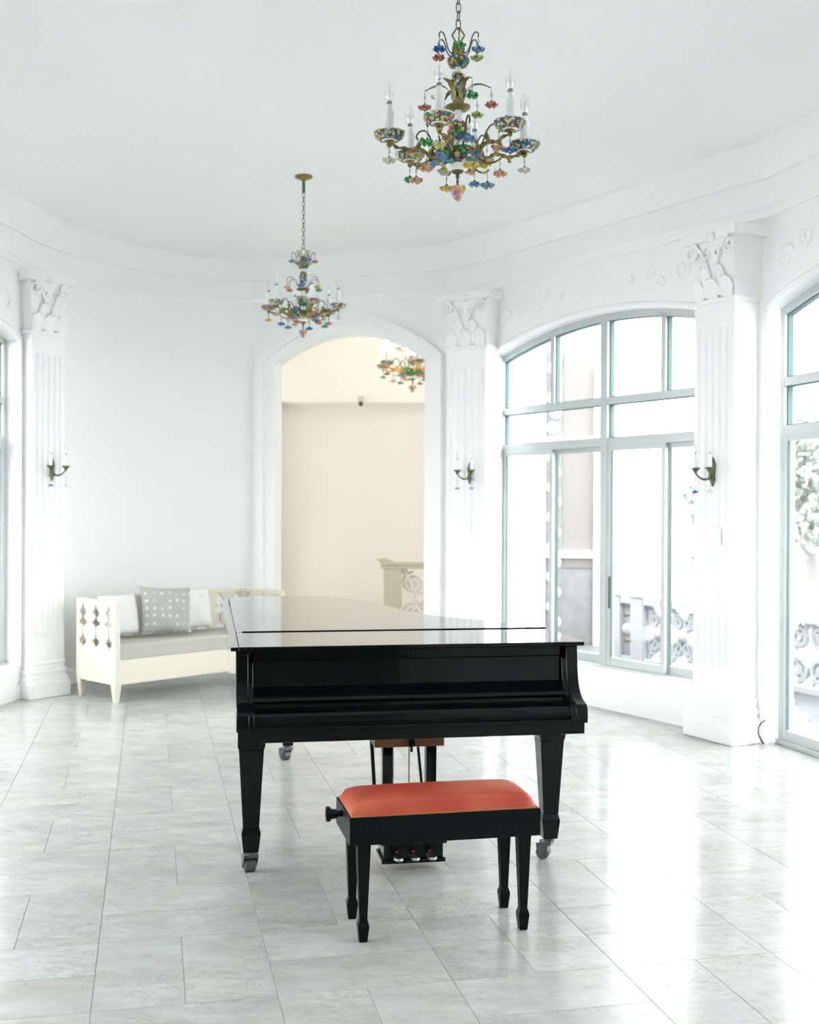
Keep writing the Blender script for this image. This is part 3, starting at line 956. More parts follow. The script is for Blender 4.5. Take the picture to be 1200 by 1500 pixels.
ZL = 1.03
XH = -0.728
main = [(XH, 0.338), (XH, 2.37)] + [p for p in out if p[0] > -0.70 and p[1] < 2.6] + [(0.78, 0.338)]
main = [main[0], main[1]] + [p for p in main[2:]]
m = MB(); m.prism(main, ZL - 0.018, ZL); m.build('main_lid', 'piano_black', piano, bevel=0.003)
m = MB(); m.prism([(XH, -0.25), (XH, 0.326), (0.782, 0.326), (0.782, -0.25)], ZL - 0.018, ZL); m.build('front_lid', 'piano_black', piano, bevel=0.004)
m = MB(); m.prism([(-0.764, -0.25), (XH - 0.003, -0.25), (XH - 0.003, 2.365), (-0.755, 2.33), (-0.772, 2.10)], ZL - 0.018, ZL - 0.0005); m.build('hinge_rail', 'piano_black', piano, bevel=0.003)
m = MB(); m.box(-0.70, 0.775, 0.3265, 0.3375, ZL - 0.012, ZL + 0.004); m.build('lid_hinge', 'bench_black', piano)
m = MB(); m.box(-0.7305, -0.7265, 1.9, 2.25, ZL - 0.01, ZL + 0.003); m.build('lid_hinge', 'bench_black', piano)
rim = [(-0.742, -0.12), (-0.75, 2.10)] + [p for p in inset([(-0.772, 0.0)] + out + [(0.78, 0.0)], 0, 0, 0.022)[2:-1]] + [(0.76, 0.30), (0.76, -0.12)]
m = MB(); m.prism(rim, 0.70, ZL - 0.020); m.build('case_rim', 'piano_black', piano, smooth=40)
m = MB(); m.prism([(-0.70, -0.1), (-0.70, 2.2), (-0.3, 2.4), (0.05, 2.0), (0.15, 1.4), (0.45, 0.75), (0.70, 0.3), (0.70, -0.1)], 0.665, 0.702); m.build('bottom_frame', 'bench_black', piano)
armp = [(-0.10, 1.008), (-0.212, 1.008), (-0.218, 0.93), (-0.224, 0.885), (-0.238, 0.845), (-0.262, 0.812), (-0.295, 0.788), (-0.325, 0.778), (-0.348, 0.772), (-0.361, 0.758), (-0.364, 0.74), (-0.364, 0.692), (-0.10, 0.692)]
cheekp = [(-0.10, 0.962)] + [(y + 0.004, min(z, 0.962) - 0.003) for y, z in armp[1:-1]] + [(-0.10, 0.692)]
yz = lambda a, b, h: (h, a, b)
for x0, x1, i0, i1 in ((-0.742, -0.688, -0.690, -0.668), (0.708, 0.762, 0.688, 0.710)):
    m = MB(); m.prism(armp, x0, x1, yz); arm = m.build('arm', 'piano_black', piano, smooth=30, bevel=0.004)
    m = MB(); m.prism(cheekp, i0, i1, yz); m.build('cheek', 'piano_black', arm, smooth=30, bevel=0.003)
fb = [(-0.09, 1.006), (-0.186, 1.006), (-0.186, 0.965), (-0.190, 0.962), (-0.198, 0.856), (-0.206, 0.852), (-0.214, 0.846), (-0.262, 0.806), (-0.264, 0.800), (-0.250, 0.790), (-0.09, 0.790)]
m = MB(); m.prism(fb, -0.669, 0.689, yz); m.build('fallboard', 'piano_black', piano, bevel=0.002)
ks = [(-0.09, 0.789), (-0.252, 0.789), (-0.256, 0.775), (-0.318, 0.766), (-0.338, 0.762), (-0.350, 0.752), (-0.352, 0.738), (-0.352, 0.722), (-0.342, 0.719), (-0.342, 0.712), (-0.356, 0.709), (-0.356, 0.692), (-0.09, 0.692)]
m = MB(); m.prism(ks, -0.669, 0.689, yz); m.build('key_slip', 'piano_black', piano, bevel=0.0015)
m = MB(); m.box(-0.735, 0.752, -0.348, 0.10, 0.643, 0.693); m.build('keybed', 'piano_black', piano, bevel=0.003)
m = MB(); m.lathe([(0.001, 0), (0.006, 0), (0.006, 0.003), (0.001, 0.003)], 12); o = m.build('lock', 'bench_black', piano, loc=(0.01, -0.187, 0.982)); o.rotation_euler = (PI / 2, 0, 0)


def piano_leg(x, y, ztop, rot):
    m = MB()
    m.frust(x, y, 0.575, ztop, 0.122, 0.122, 0.122, 0.122)
    m.frust(x, y, 0.555, 0.575, 0.112, 0.112, 0.122, 0.122)
    m.frust(x, y, 0.215, 0.555, 0.072, 0.072, 0.110, 0.110)
    m.frust(x, y, 0.185, 0.215, 0.086, 0.086, 0.070, 0.070)
    m.frust(x, y, 0.098, 0.185, 0.066, 0.066, 0.086, 0.086)
    leg = m.build('leg', 'piano_black', piano, bevel=0.003)
    m = MB()
    c, s = math.cos(rot), math.sin(rot)
    tr = lambda px, py, pz: (x + c * px - s * py, y + s * px + c * py, pz)
    k = MB(); k.lathe([(0.022, 0.082), (0.022, 0.10)], 12); k.box(-0.032, 0.032, -0.018, 0.03, 0.070, 0.084)
    for sx in (-1, 1):
        k.prism([(-0.012, 0.08), (0.034, 0.08), (0.052, 0.074), (0.045, 0.026), (0.028, 0.018), (0.0, 0.05)], sx * 0.030 - 0.003, sx * 0.030 + 0.003, yz)
    m.add([tr(*v) for v in k.v], k.f)
    k = MB(); vs = MB(); vs.lathe([(0.026, -0.025), (0.031, -0.02), (0.031, 0.02), (0.026, 0.025)], 20)
    m.add([tr(v[2], v[0] + 0.025, v[1] + 0.031) for v in vs.v], vs.f, 1)
    m.build('caster', ['caster_metal', 'rubber'], leg, smooth=35)


piano_leg(-0.668, 0.0, 0.66, 0.15)
piano_leg(0.697, 0.0, 0.66, 1.0)
piano_leg(-0.355, 2.25, 0.67, 0.6)
# pedal lyre
m = MB(); m.box(-0.12, 0.20, -0.02, 0.16, 0.540, 0.645); m.build('lyre_block', 'brown_wood', piano, bevel=0.005)
for x in (-0.055, 0.145):
    m = MB(); m.frust(x, 0.03, 0.10, 0.57, 0.045, 0.045, 0.05, 0.05); m.build('lyre_post', 'piano_black', piano, bevel=0.004)
m = MB(); m.box(-0.055, 0.145, 0.02, 0.05, 0.545, 0.57); m.build('lyre_crossbar', 'piano_black', piano, bevel=0.003)
m = MB(); m.box(-0.085, 0.185, -0.075, 0.10, 0.052, 0.125); m.box(-0.10, 0.20, -0.088, 0.11, 0.118, 0.135); m.box(-0.095, 0.195, -0.085, 0.10, 0.035, 0.055); box = m.build('pedal_box', 'piano_black', piano, bevel=0.004)
for x in (-0.028, 0.046, 0.122):
    m = MB(); m.tube([(x, 0.03, 0.555), (x, 0.03, 0.12)], 0.0035, 8); m.build('pedal_rod', 'dark_brass', piano)
    m = MB(); m.prism([(-0.016, 0.0), (-0.013, -0.05), (-0.022, -0.085), (-0.015, -0.11), (0.0, -0.118), (0.015, -0.11), (0.022, -0.085), (0.013, -0.05), (0.016, 0.0)], 0.062, 0.075, lambda a, b, h: (x + a, -0.06 + b, h - b * 0.08)); m.build('pedal', 'steel', piano, bevel=0.003)
    m = MB(); m.box(x - 0.006, x + 0.006, -0.0865, -0.076, 0.084, 0.090); m.build('pedal_felt', 'red_felt', box)
m = MB(); m.tube([(-0.12, 0.12, 0.645), (-0.09, 0.09, 0.11)], 0.009, 8); m.build('lyre_brace', 'bench_black', piano)
m = MB(); m.tube([(0.14, 0.45, 0.665), (0.14, 0.09, 0.11)], 0.007, 8); m.build('lyre_brace', 'bench_black', piano)
m = MB(); m.box(0.035, 0.06, -0.035, -0.018, 0.545, 0.60); m.tube([(0.047, -0.027, 0.545), (0.047, -0.027, 0.52)], 0.006, 8); m.build('lyre_bolt', 'bench_black', piano)

# ------------------------------------------------------------------ bench
bench = empty('piano_bench', (0.111, 4.514, 0), R(12.3))
tag(bench, 'low black piano bench with a worn orange-red leather seat and side knob', 'bench')
for sx in (-1, 1):
    for sy in (-1, 1):
        x, y = sx * 0.312, sy * 0.125
        m = MB()
        m.frust(x, y, 0.085, 0.38, 0.030, 0.030, 0.052, 0.052)
        m.frust(x, y, 0.062, 0.085, 0.044, 0.044, 0.030, 0.030)
        m.frust(x, y, 0.0, 0.062, 0.030, 0.030, 0.044, 0.044)
        m.build('leg', 'bench_black', bench, bevel=0.002)
m = MB(); m.box(-0.37, 0.37, -0.165, 0.165, 0.368, 0.472); m.build('apron', 'bench_black', bench, bevel=0.003)
m = MB(); m.box(-0.362, 0.362, -0.158, 0.158, 0.470, 0.478); m.build('piping', 'leather_piping', bench, bevel=0.003)
m = MB(); vs = []; fs = []
NX, NY = 32, 18
for j in range(NY + 1):
    for i in range(NX + 1):
        a, b = -1 + 2 * i / NX, -1 + 2 * j / NY
        e = max(abs(a) ** 7, abs(b) ** 4.5)
        rnd_ = (1 - abs(a) ** 12) * (1 - abs(b) ** 8)
        x = a * 0.364; y = b * 0.160
        if abs(a) > 0.93 and abs(b) > 0.86:
            x *= 0.992; y *= 0.985
        z = 0.478 + 0.046 * max(0.0, rnd_) ** 0.45 + 0.006 * (1 - a * a) * (1 - b * b)
        vs.append((x, y, z))
for j in range(NY):
    for i in range(NX):
        k = j * (NX + 1) + i
        fs.append((k, k + 1, k + NX + 2, k + NX + 1))
m.add(vs, fs); m.build('seat_pad', 'leather', bench, smooth=70)
m = MB(); m.lathe([(0.012, 0.0), (0.012, 0.02), (0.018, 0.022), (0.02, 0.045), (0.027, 0.048), (0.030, 0.056), (0.028, 0.066), (0.001, 0.068)], 20)
o = m.build('height_knob', 'piano_black', bench, smooth=40, loc=(-0.37, 0.0, 0.448)); o.rotation_euler = (0, -PI / 2, 0)

# ------------------------------------------------------------------ corner sofa
SA = R(46.5)
sofa = empty('fretwork_sofa', (-2.83, 9.87, 0), SA)       # local x along the long back, local -y into the room
tag(sofa, 'cream painted wooden sofa with scalloped fretwork back and arms', 'sofa')
SL, SD, SH = 1.80, 0.60, 0.835
SCAL = [(0.0, 0.96), (0.02, 0.92), (0.035, 0.80), (0.045, 0.55), (0.06, 0.42), (0.08, 0.42), (0.09, 0.62), (0.10, 0.80), (0.125, 0.92), (0.155, 0.95), (0.185, 0.90), (0.205, 0.72), (0.213, 0.42), (0.228, 0.34), (0.245, 0.45), (0.252, 0.70), (0.27, 0.80), (0.29, 0.70), (0.305, 0.48), (0.33, 0.52), (0.35, 0.78), (0.375, 0.92), (0.40, 0.96)]


def splat(x, half, zb, ztop, sides):
    k = (ztop - zb) / 0.40
    rgt = [(x + (w_ * half if 1 in sides else 0), zb + z * k) for z, w_ in SCAL]
    lft = [(x - (w_ * half if -1 in sides else 0), zb + z * k) for z, w_ in reversed(SCAL)]
    if 1 not in sides: rgt = [rgt[0], rgt[-1]]
    if -1 not in sides: lft = [lft[0], lft[-1]]
    return rgt + lft


def fret_side(parent, fn, length, zb, name):
    """fretwork panel of the given length along fn's first axis"""
    zt = SH - 0.035
    m = MB(); m.prism([(0.0, 0.15), (length, 0.15), (length, zb), (0.0, zb)], 0, 0.022, fn); m.build(name + '_panel', 'sofa_cream', parent)
    m = MB(); m.prism([(0.0, zt), (length, zt), (length, SH), (0.0, SH)], -0.004, 0.030, fn); m.build(name + '_rail', 'sofa_cream', parent, bevel=0.004)
    n = max(2, round(length / 0.2)); st = length / n
    for k in range(n + 1):
        sd = (1,) if k == 0 else (-1,) if k == n else (-1, 1)
        m = MB(); m.prism(splat(k * st, st / 2, zb - 0.005, zt + 0.005, sd), 0.002, 0.020, fn); m.build('splat', 'sofa_cream', parent)


ZB = 0.42
fret_side(sofa, lambda a, b, h: (a, -h, b), SL, ZB, 'back')                       # long back
fret_side(sofa, lambda a, b, h: (h, -a, b), SD, ZB, 'arm')                        # left arm
fret_side(sofa, lambda a, b, h: (SL - h, -a, b), SD, ZB, 'arm')                    # right arm
for (x, y) in ((0.0, 0.0), (0.0, -SD + 0.045), (SL - 0.045, 0.0), (SL - 0.045, -SD + 0.045)):
    m = MB(); m.box(x - 0.002, x + 0.047, y - 0.047, y + 0.002, 0.15, SH - 0.005); m.build('corner_post', 'sofa_cream', sofa, bevel=0.004)
m = MB(); m.box(0.02, SL - 0.02, -SD, -SD + 0.025, 0.15, 0.35); m.build('front_rail', 'sofa_cream', sofa, bevel=0.003)
m = MB(); m.box(0.02, SL - 0.02, -SD + 0.02, -0.022, 0.31, 0.335); m.build('seat_deck', 'sofa_cream', sofa)
for (x, y) in ((0.03, -0.04), (0.03, -SD + 0.035), (SL - 0.03, -0.04), (SL - 0.03, -SD + 0.035)):
    m = MB(); m.frust(x, y, 0.0, 0.155, 0.038, 0.038, 0.066, 0.066); m.build('leg', 'sofa_cream', sofa, bevel=0.003)


def cushion_box(name, x0, x1, y0, y1, z0, z1, label, parent_xf, matn, bev):
    m = MB(); m.box(x0, x1, y0, y1, z0, z1)
    o = m.build(name, matn, None, bevel=bev, seg=4)
    o.matrix_world = parent_xf @ Matrix.Translation((0, 0, 0))
    return tag(o, label, 'cushion')


SX = Matrix.Translation((-2.83, 9.87, 0)) @ Matrix.Rotation(SA, 4, 'Z')
cushion_box('seat_cushion', 0.05, SL - 0.05, -SD + 0.028, -0.026, 0.3355, 0.475, 'long grey-beige seat cushion on the cream fretwork sofa', SX, 'seat_cloth', 0.018)


def pillow(s, off, w_, h_, tilt, spin, matn, label, seed, zc=None, along='x', roll=0.0):
    rnd = random.Random(seed)
    m = MB(); n = 18; vs = []; fs = []
    for side in (-1, 1):
        for j in range(n + 1):
            for i in range(n + 1):
                a, b = -1 + 2 * i / n, -1 + 2 * j / n
                k = max(0.0, (1 - abs(a) ** 2.6) * (1 - abs(b) ** 2.6))
                wr = 0.006 * math.sin(5 * a + seed) * math.sin(4 * b + seed * 2) + 0.004 * math.sin(11 * a * b + seed)
                pin = 1 - 0.07 * (1 - abs(a) ** 2) * abs(b) ** 3
                pinx = 1 - 0.07 * (1 - abs(b) ** 2) * abs(a) ** 3
                vs.append((a * w_ / 2 * pinx, side * (0.004 + (0.072 + wr) * k ** 0.55), b * h_ / 2 * pin))
    N2 = (n + 1) ** 2
    for sgn in (0, 1):
        for j in range(n):
            for i in range(n):
                k = sgn * N2 + j * (n + 1) + i
                fs.append((k, k + 1, k + n + 2, k + n + 1))
    bd = [i for i in range(n + 1)] + [(j) * (n + 1) + n for j in range(1, n + 1)] + [n * (n + 1) + i for i in range(n - 1, -1, -1)] + [j * (n + 1) for j in range(n - 1, 0, -1)]
    for q in range(len(bd)):
        a, b = bd[q], bd[(q + 1) % len(bd)]
        fs.append((a, b, b + N2, a + N2))
    m.add(vs, fs)
    o = m.build('throw_pillow', matn, None, smooth=75)
    zc = zc or (0.475 + h_ / 2 * math.cos(tilt) + 0.028)
    if along == 'x':
        base = Matrix.Translation((s, -off, zc)) @ Matrix.Rotation(spin, 4, 'Z') @ Matrix.Rotation(-tilt, 4, 'X')
    else:
        base = Matrix.Translation((SL - off, -s, zc)) @ Matrix.Rotation(-PI / 2 + spin, 4, 'Z') @ Matrix.Rotation(-tilt, 4, 'X')
    o.matrix_world = SX @ base @ Matrix.Rotation(roll, 4, 'Y')
    return tag(o, label, 'pillow', 'throw pillows on the sofa')


pillow(0.30, 0.19, 0.40, 0.36, 0.24, 0.10, 'white_cloth', 'plain white throw pillow slumped in the corner by the fretwork arm', 1)
pillow(0.70, 0.30, 0.46, 0.41, 0.22, -0.25, 'star_cloth', 'grey throw pillow printed with pale stars, resting against two white ones', 2, roll=0.05)
pillow(1.08, 0.155, 0.40, 0.37, 0.20, 0.0, 'white_cloth', 'plain white throw pillow half hidden behind the starry grey one', 3)

# ------------------------------------------------------------------ chandeliers
YELL = ['f_yellow', 'f_yellow', 'f_peach', 'f_white']


def surf_points(prof, n, jit=0.15, seed=1):
    """even spread over a lathe profile -> (point, normal)"""
    rnd = random.Random(seed)
    seg = []
    tot = 0
    for (r0, z0), (r1, z1) in zip(prof[:-1], prof[1:]):
        L = math.hypot(r1 - r0, z1 - z0); A = L * (r0 + r1) / 2
        seg.append((tot, A, r0, z0, r1, z1)); tot += A
    res = []
    for i in range(n):
        q = (i + 0.5) / n * tot
        for (t0, A, r0, z0, r1, z1) in seg:
            if q <= t0 + A or (t0, A) == seg[-1][:2]:
                u = (q - t0) / max(A, 1e-9); break
        r = r0 + (r1 - r0) * u; z = z0 + (z1 - z0) * u
        ph = i * 2.39996 + rnd.uniform(-jit, jit)
        nz = -(r1 - r0); nr = (z1 - z0); L = math.hypot(nz, nr) or 1
        nr, nz = nr / L, nz / L
        if nr < 0 and abs(nr) > 0.3: nr, nz = -nr, -nz
        res.append(((r * math.cos(ph), r * math.sin(ph), z), (nr * math.cos(ph), nr * math.sin(ph), nz)))
    return res


def blossoms(parent, prof, n, size, seed, loc=(0, 0, 0)):
    rnd = random.Random(seed); m = MB()
    pal = ['f_yellow', 'f_sky', 'f_pink', 'f_white', 'f_red', 'f_green', 'f_blue', 'f_peach']
    for p, nn in surf_points(prof, n, 0.3, seed):
        m.rosette(p, nn, size * rnd.uniform(0.7, 1.25), rnd.choice((0, 0, 1, 1, 2, 3, 3, 4, 5, 6, 7)))
    return tag(m.build('blossoms', pal, parent, loc=loc), kind='stuff')


FLOW = {}


def flower_mesh(col, R_, kind):
    key = (col, round(R_, 4), kind)
    if key in FLOW: return FLOW[key]
    m = MB()
    for layer, (rr, hh, ph) in enumerate(((1.0, 0.62, 0.0), (0.68, 0.85, 0.6))):
        seg, rings = 20, 4
        vs = []; fs = []
        for j in range(rings + 1):
            t = j / rings
            for k in range(seg):
                a = 2 * PI * k / seg + ph
                sc_ = 1 + 0.20 * math.cos(5 * a) * t
                r = R_ * rr * (0.12 + 0.88 * t ** 0.75) * sc_
                z = -R_ * hh * (t ** 1.25) + R_ * 0.22 * math.cos(5 * a) * t * t + R_ * 0.07 * math.cos(10 * a) * t
                vs.append((r * math.cos(a), r * math.sin(a), z))
        for j in range(rings):
            for k in range(seg):
                k2 = (k + 1) % seg
                fs.append((j * seg + k, j * seg + k2, (j + 1) * seg + k2, (j + 1) * seg + k))
        m.add(vs, fs)
    m.ball((0, 0, -R_ * 0.55), R_ * 0.3, 8, 6, 1)
    m.lathe([(R_ * 0.05, 0.25 * R_), (R_ * 0.22, 0.06 * R_), (R_ * 0.3, -0.05 * R_)], 8, (0, 0, 0), 2)
    FLOW[key] = m.mesh('flower', [col, 'f_yellow' if col != 'f_yellow' else 'f_peach', 'moss'], 60)
    return FLOW[key]


def chandelier(label, loc, th0, S, top, lit, cols, leaves=True, rod=0.0, metal='brass', canopy=True, crown0=0.0):
    rt = empty('chandelier', loc)
    tag(rt, label, 'chandelier', 'porcelain-flower chandeliers')
    V = lambda r, th, z: (r * S * math.sin(th), -r * S * math.cos(th), z * S)   # theta 0 faces the viewer end of the hall
    sc = lambda prof: [(r * S, z * S) for r, z in prof]
    ci = [0]

    def nxt():
        ci[0] += 1
        return cols[(ci[0] - 1) % len(cols)]

    def pendant(r, th, ztop, zfl, R_=0.024):
        me = flower_mesh(nxt(), R_ * S, 'p')
        p = V(r, th, zfl)
        o = link('flower_pendant', me, rt, loc=p, rz=th)
        L = (ztop - zfl) * S
        m = MB(); m.tube([(0, 0, L), (0, 0, 0)], 0.0011 * S, 5); m.build('wire', 'dark_brass', o)
        m = MB(); m.ball((0, 0, L * 0.55), 0.0075 * S, 8, 6); m.build('crystal_bead', 'crystal', o, smooth=60)

    # suspension
    zl = 0.446 * S
    ztop = top - loc[2]
    if canopy:
        m = MB(); m.lathe([(0.001, 0.0), (0.065, -0.0), (0.066, -0.01), (0.055, -0.018), (0.03, -0.022), (0.012, -0.04), (0.008, -0.05)], 24, (0, 0, ztop)); m.build('canopy', metal, rt, smooth=40)
        ztop -= 0.04
    if rod:
        m = MB(); m.tube([(0, 0, ztop + 0.01), (0, 0, ztop - rod)], 0.012, 10); m.build('rod', 'moss', rt, smooth=50); ztop -= rod
    ll = 0.040; pitch = 0.0335
    nl = int((ztop - zl) / pitch) + 1
    pitch = (ztop - zl - 0.004) / nl
    m = MB()
    pts = []
    for k in range(16):
        a = 2 * PI * k / 16
        pts.append((0.0095 * math.cos(a), 0, (ll / 2 - 0.0105) * (1 if math.sin(a) > 0 else -1) * (abs(math.sin(a)) > 1e-6) + 0.0095 * math.sin(a)))
    m.tube(pts, 0.0022, 6, True)
    lm = m.mesh('chain_link', 'dark_brass', 60)
    for k in range(nl):
        link('chain_link', lm, rt, loc=(0, 0, zl + pitch * (k + 0.5)), rz=(k % 2) * PI / 2 + 0.4)
    m = MB(); m.tube([(x * S, 0, z * S) for x, z in ((0, 0.449), (0.010, 0.442), (0.024, 0.420), (0.012, 0.398), (0, 0.388), (-0.012, 0.398), (-0.024, 0.420), (-0.010, 0.442))], 0.004 * S, 6, True); m.build('hanging_loop', metal, rt, smooth=60)
    # porcelain column
    col = [(0.006, 0.39), (0.013, 0.345), (0.013, 0.30), (0.0125, 0.275), (0.018, 0.27), (0.018, 0.178), (0.0135, 0.172), (0.0135, 0.15), (0.012, 0.135), (0.016, 0.12), (0.0135, 0.108), (0.014, 0.09), (0.022, 0.08), (0.022, 0.01), (0.017, 0.004), (0.017, -0.02), (0.03, -0.03), (0.05, -0.085), (0.038, -0.10), (0.02, -0.108), (0.012, -0.112)]
    m = MB(); m.lathe(sc(col), 20); m.build('column', 'porcelain', rt, smooth=40)
    for nm, prof, n, sz, sd in (('crown_disc', [(0.014, 0.295), (0.028, 0.298), (0.040, 0.310), (0.042, 0.320), (0.036, 0.333), (0.015, 0.338)], 46, 0.0085, 3),
                                ('floral_sleeve', [(0.014, 0.174), (0.022, 0.178), (0.024, 0.20), (0.025, 0.24), (0.023, 0.265), (0.014, 0.273)], 60, 0.010, 5),
                                ('floral_egg', [(0.016, 0.006), (0.026, 0.014), (0.036, 0.035), (0.037, 0.055), (0.030, 0.078), (0.016, 0.088)], 64, 0.011, 7),
                                ('floral_bowl', [(0.022, -0.018), (0.06, -0.022), (0.084, -0.034), (0.088, -0.048), (0.080, -0.066), (0.05, -0.084)], 120, 0.0135, 9)):
        m = MB(); m.lathe(sc(prof), 24); o = m.build(nm, 'moss', rt, smooth=50)
        blossoms(o, sc(prof), n, sz * S, sd)
    m = MB(); m.lathe(sc([(0.014, 0.335), (0.022, 0.345), (0.026, 0.368), (0.020, 0.385), (0.006, 0.392)]), 16); m.build('crown_cup', metal, rt, smooth=40)
    # crown scrolls
    for k in range(6):
        th = th0 + crown0 + k * PI / 3
        prof = [(0.022, 0.352), (0.034, 0.345), (0.048, 0.362), (0.056, 0.388), (0.066, 0.412), (0.078, 0.418), (0.087, 0.408), (0.086, 0.396)]
        m = MB(); m.tube([V(r, th, z) for r, z in [(p.x, p.y) for p in cat_rom([(r, z, 0) for r, z in prof], 3)]], 0.0028 * S, 6); m.build('crown_scroll', 'dark_brass', rt, smooth=60)
        pendant(0.086, th, 0.396, 0.362)
    # middle tier
    m = MB(); m.lathe(sc([(0.014, 0.128), (0.040, 0.131), (0.049, 0.138), (0.049, 0.144), (0.030, 0.149), (0.014, 0.152)]), 24); m.build('leaf_dish', metal, rt, smooth=40)
    for k in range(6):
        th = th0 + R(39) + k * PI / 3
        if leaves:
            spine = cat_rom([(0.022, 0.148, 0), (0.030, 0.190, 0), (0.052, 0.222, 0), (0.090, 0.226, 0), (0.130, 0.208, 0)], 4)
            m = MB(); vs = []; fs = []; n = len(spine)
            for i, p in enumerate(spine):
                t = i / (n - 1); hw = 0.0105 * math.sin(PI * min(1, 0.12 + 0.88 * t)) ** 0.8 * (1 + 0.18 * math.sin(i * 2.1)) + 0.001
                for q in (-1, 0, 1):
                    x, y, z = V(p.x, th, p.y + (0.004 if q == 0 else 0))
                    vs.append((x + q * hw * S * math.cos(th), y + q * hw * S * math.sin(th), z))
            for i in range(n - 1):
                for q in (0, 1):
                    fs.append((i * 3 + q, i * 3 + q + 1, (i + 1) * 3 + q + 1, (i + 1) * 3 + q))
            m.add(vs, fs); m.build('acanthus_leaf', metal, rt, smooth=70)
        else:
            prof = cat_rom([(0.025, 0.15, 0), (0.045, 0.165, 0), (0.07, 0.21, 0), (0.10, 0.226, 0), (0.125, 0.215, 0), (0.13, 0.20, 0)], 3)
            m = MB(); m.tube([V(p.x, th, p.y) for p in prof], 0.0026 * S, 6); m.build('leaf_scroll', 'dark_brass', rt, smooth=60)
        pendant(0.130, th, 0.204, 0.158)
    # candle arms
    for k in range(6):
        th = th0 + k * PI / 3
        prof = cat_rom([(0.055, -0.030, 0), (0.085, -0.046, 0), (0.112, -0.052, 0), (0.140, -0.036, 0), (0.165, -0.028, 0), (0.190, -0.036, 0), (0.222, -0.034, 0), (0.252, -0.026, 0), (0.272, -0.012, 0)], 4)
        m = MB(); n = len(prof)
        m.tube([V(p.x, th + 0.03 * math.sin(i * 0.9), p.y) for i, p in enumerate(prof)], [S * (0.0095 - 0.004 * i / n + 0.0022 * math.sin(i * 1.7)) for i in range(n)], 8)
        for (r0, z0, r1, z1) in ((0.105, -0.05, 0.085, 0.002), (0.155, -0.03, 0.142, 0.008), (0.20, -0.035, 0.215, -0.055)):
            m.tube([V(r0, th, z0), V((r0 + r1) / 2 + 0.006, th + 0.05, (z0 + z1) / 2), V(r1, th + 0.06, z1)], [0.0075 * S, 0.0065 * S, 0.0075 * S], 6)
        arm = m.build('arm', metal, rt, smooth=70)
        c = V(0.272, th, 0)
        m = MB(); m.lathe(sc([(0.006, -0.034), (0.012, -0.026), (0.008, -0.018), (0.020, -0.012), (0.020, -0.008)]), 12, c); m.build('cup', metal, arm, smooth=50)
        bob = [(0.010, -0.012), (0.030, -0.008), (0.048, 0.004), (0.055, 0.018), (0.057, 0.027), (0.052, 0.028), (0.046, 0.014), (0.012, 0.006)]
        m = MB(); m.lathe(sc(bob), 24, c); m.build('bobeche', 'porcelain', arm, smooth=40)
        band = [(0.034, -0.0075), (0.049, 0.003), (0.0565, 0.016), (0.0575, 0.0215), (0.055, 0.0215)]
        m = MB(); m.lathe(sc(band), 24, c); m.build('bobeche_band', 'moss', arm, smooth=40)
        blossoms(arm, sc(band[:4]), 105, 0.0074 * S, 20 + k, c)
        m = MB(); m.lathe(sc([(0.015, 0.004), (0.017, 0.04), (0.0165, 0.085), (0.0185, 0.092), (0.0185, 0.102), (0.012, 0.112), (0.011, 0.128)]), 14, c); m.build('candle_sleeve', 'candle_white', arm, smooth=40)
        m = MB(); m.lathe(sc([(0.009, 0.126), (0.0105, 0.128), (0.0105, 0.139), (0.008, 0.142)]), 12, c); m.build('lamp_socket', 'socket', arm, smooth=40)
        m = MB(); m.lathe(sc([(0.009, 0.140), (0.016, 0.155), (0.0185, 0.172), (0.015, 0.192), (0.007, 0.210), (0.001, 0.218)]), 14, c); m.build('bulb', 'lit_bulb' if lit else 'bulb_glass', arm, smooth=60)
        pendant(0.272, th, -0.03, -0.072)
        # scroll branch between the arms with a hanging flower and an open blossom under the bowl
        t2 = th + PI / 6
        prof = cat_rom([(0.075, -0.03, 0), (0.10, 0.0, 0), (0.115, 0.04, 0), (0.135, 0.062, 0), (0.158, 0.058, 0), (0.168, 0.04, 0), (0.160, 0.030, 0)], 4)
        m = MB(); m.tube([V(p.x, t2, p.y) for p in prof], [S * 0.0036] * len(prof), 6); m.build('scroll_branch', 'dark_brass', rt, smooth=60)
        pendant(0.164, t2, 0.032, -0.018, 0.026)
        prof = cat_rom([(0.075, -0.055, 0), (0.11, -0.082, 0), (0.15, -0.082, 0), (0.176, -0.066, 0)], 4)
        m = MB(); m.tube([V(p.x, t2, p.y) for p in prof], [S * 0.0042] * len(prof), 6); m.build('scroll_branch', metal, rt, smooth=60)
        pendant(0.168, t2, -0.072, -0.116, 0.026)
        me = flower_mesh(nxt(), 0.027 * S, 'o')
        o = link('open_blossom', me, rt, loc=V(0.105, t2 + 0.28, -0.066))
        o.rotation_euler = (-0.6 * math.cos(t2), -0.6 * math.sin(t2), t2)
    m = MB(); m.lathe(sc([(0.010, -0.108), (0.026, -0.106), (0.020, -0.114), (0.006, -0.118), (0.009, -0.128), (0.004, -0.138), (0.006, -0.148), (0.003, -0.162)]), 12); m.build('finial_stem', 'dark_brass', rt, smooth=50)
    fp = [(0.004, -0.162), (0.024, -0.166), (0.027, -0.178), (0.019, -0.200), (0.004, -0.220)]
    m = MB(); m.lathe(sc(fp), 16); o = m.build('finial_rose', 'f_pink', rt, smooth=40)
    blossoms(o, sc(fp), 40, 0.0085 * S, 77)
    if lit:
        ld = bpy.data.lights.new('chandelier_glow', 'POINT'); ld.energy = 4; ld.color = (1.0, 0.93, 0.84); ld.shadow_soft_size = 0.35
        lo = bpy.data.objects.new('chandelier_glow', ld); COL.objects.link(lo); lo.parent = rt; lo.location = (0, 0, 0.42 * S)
    return rt


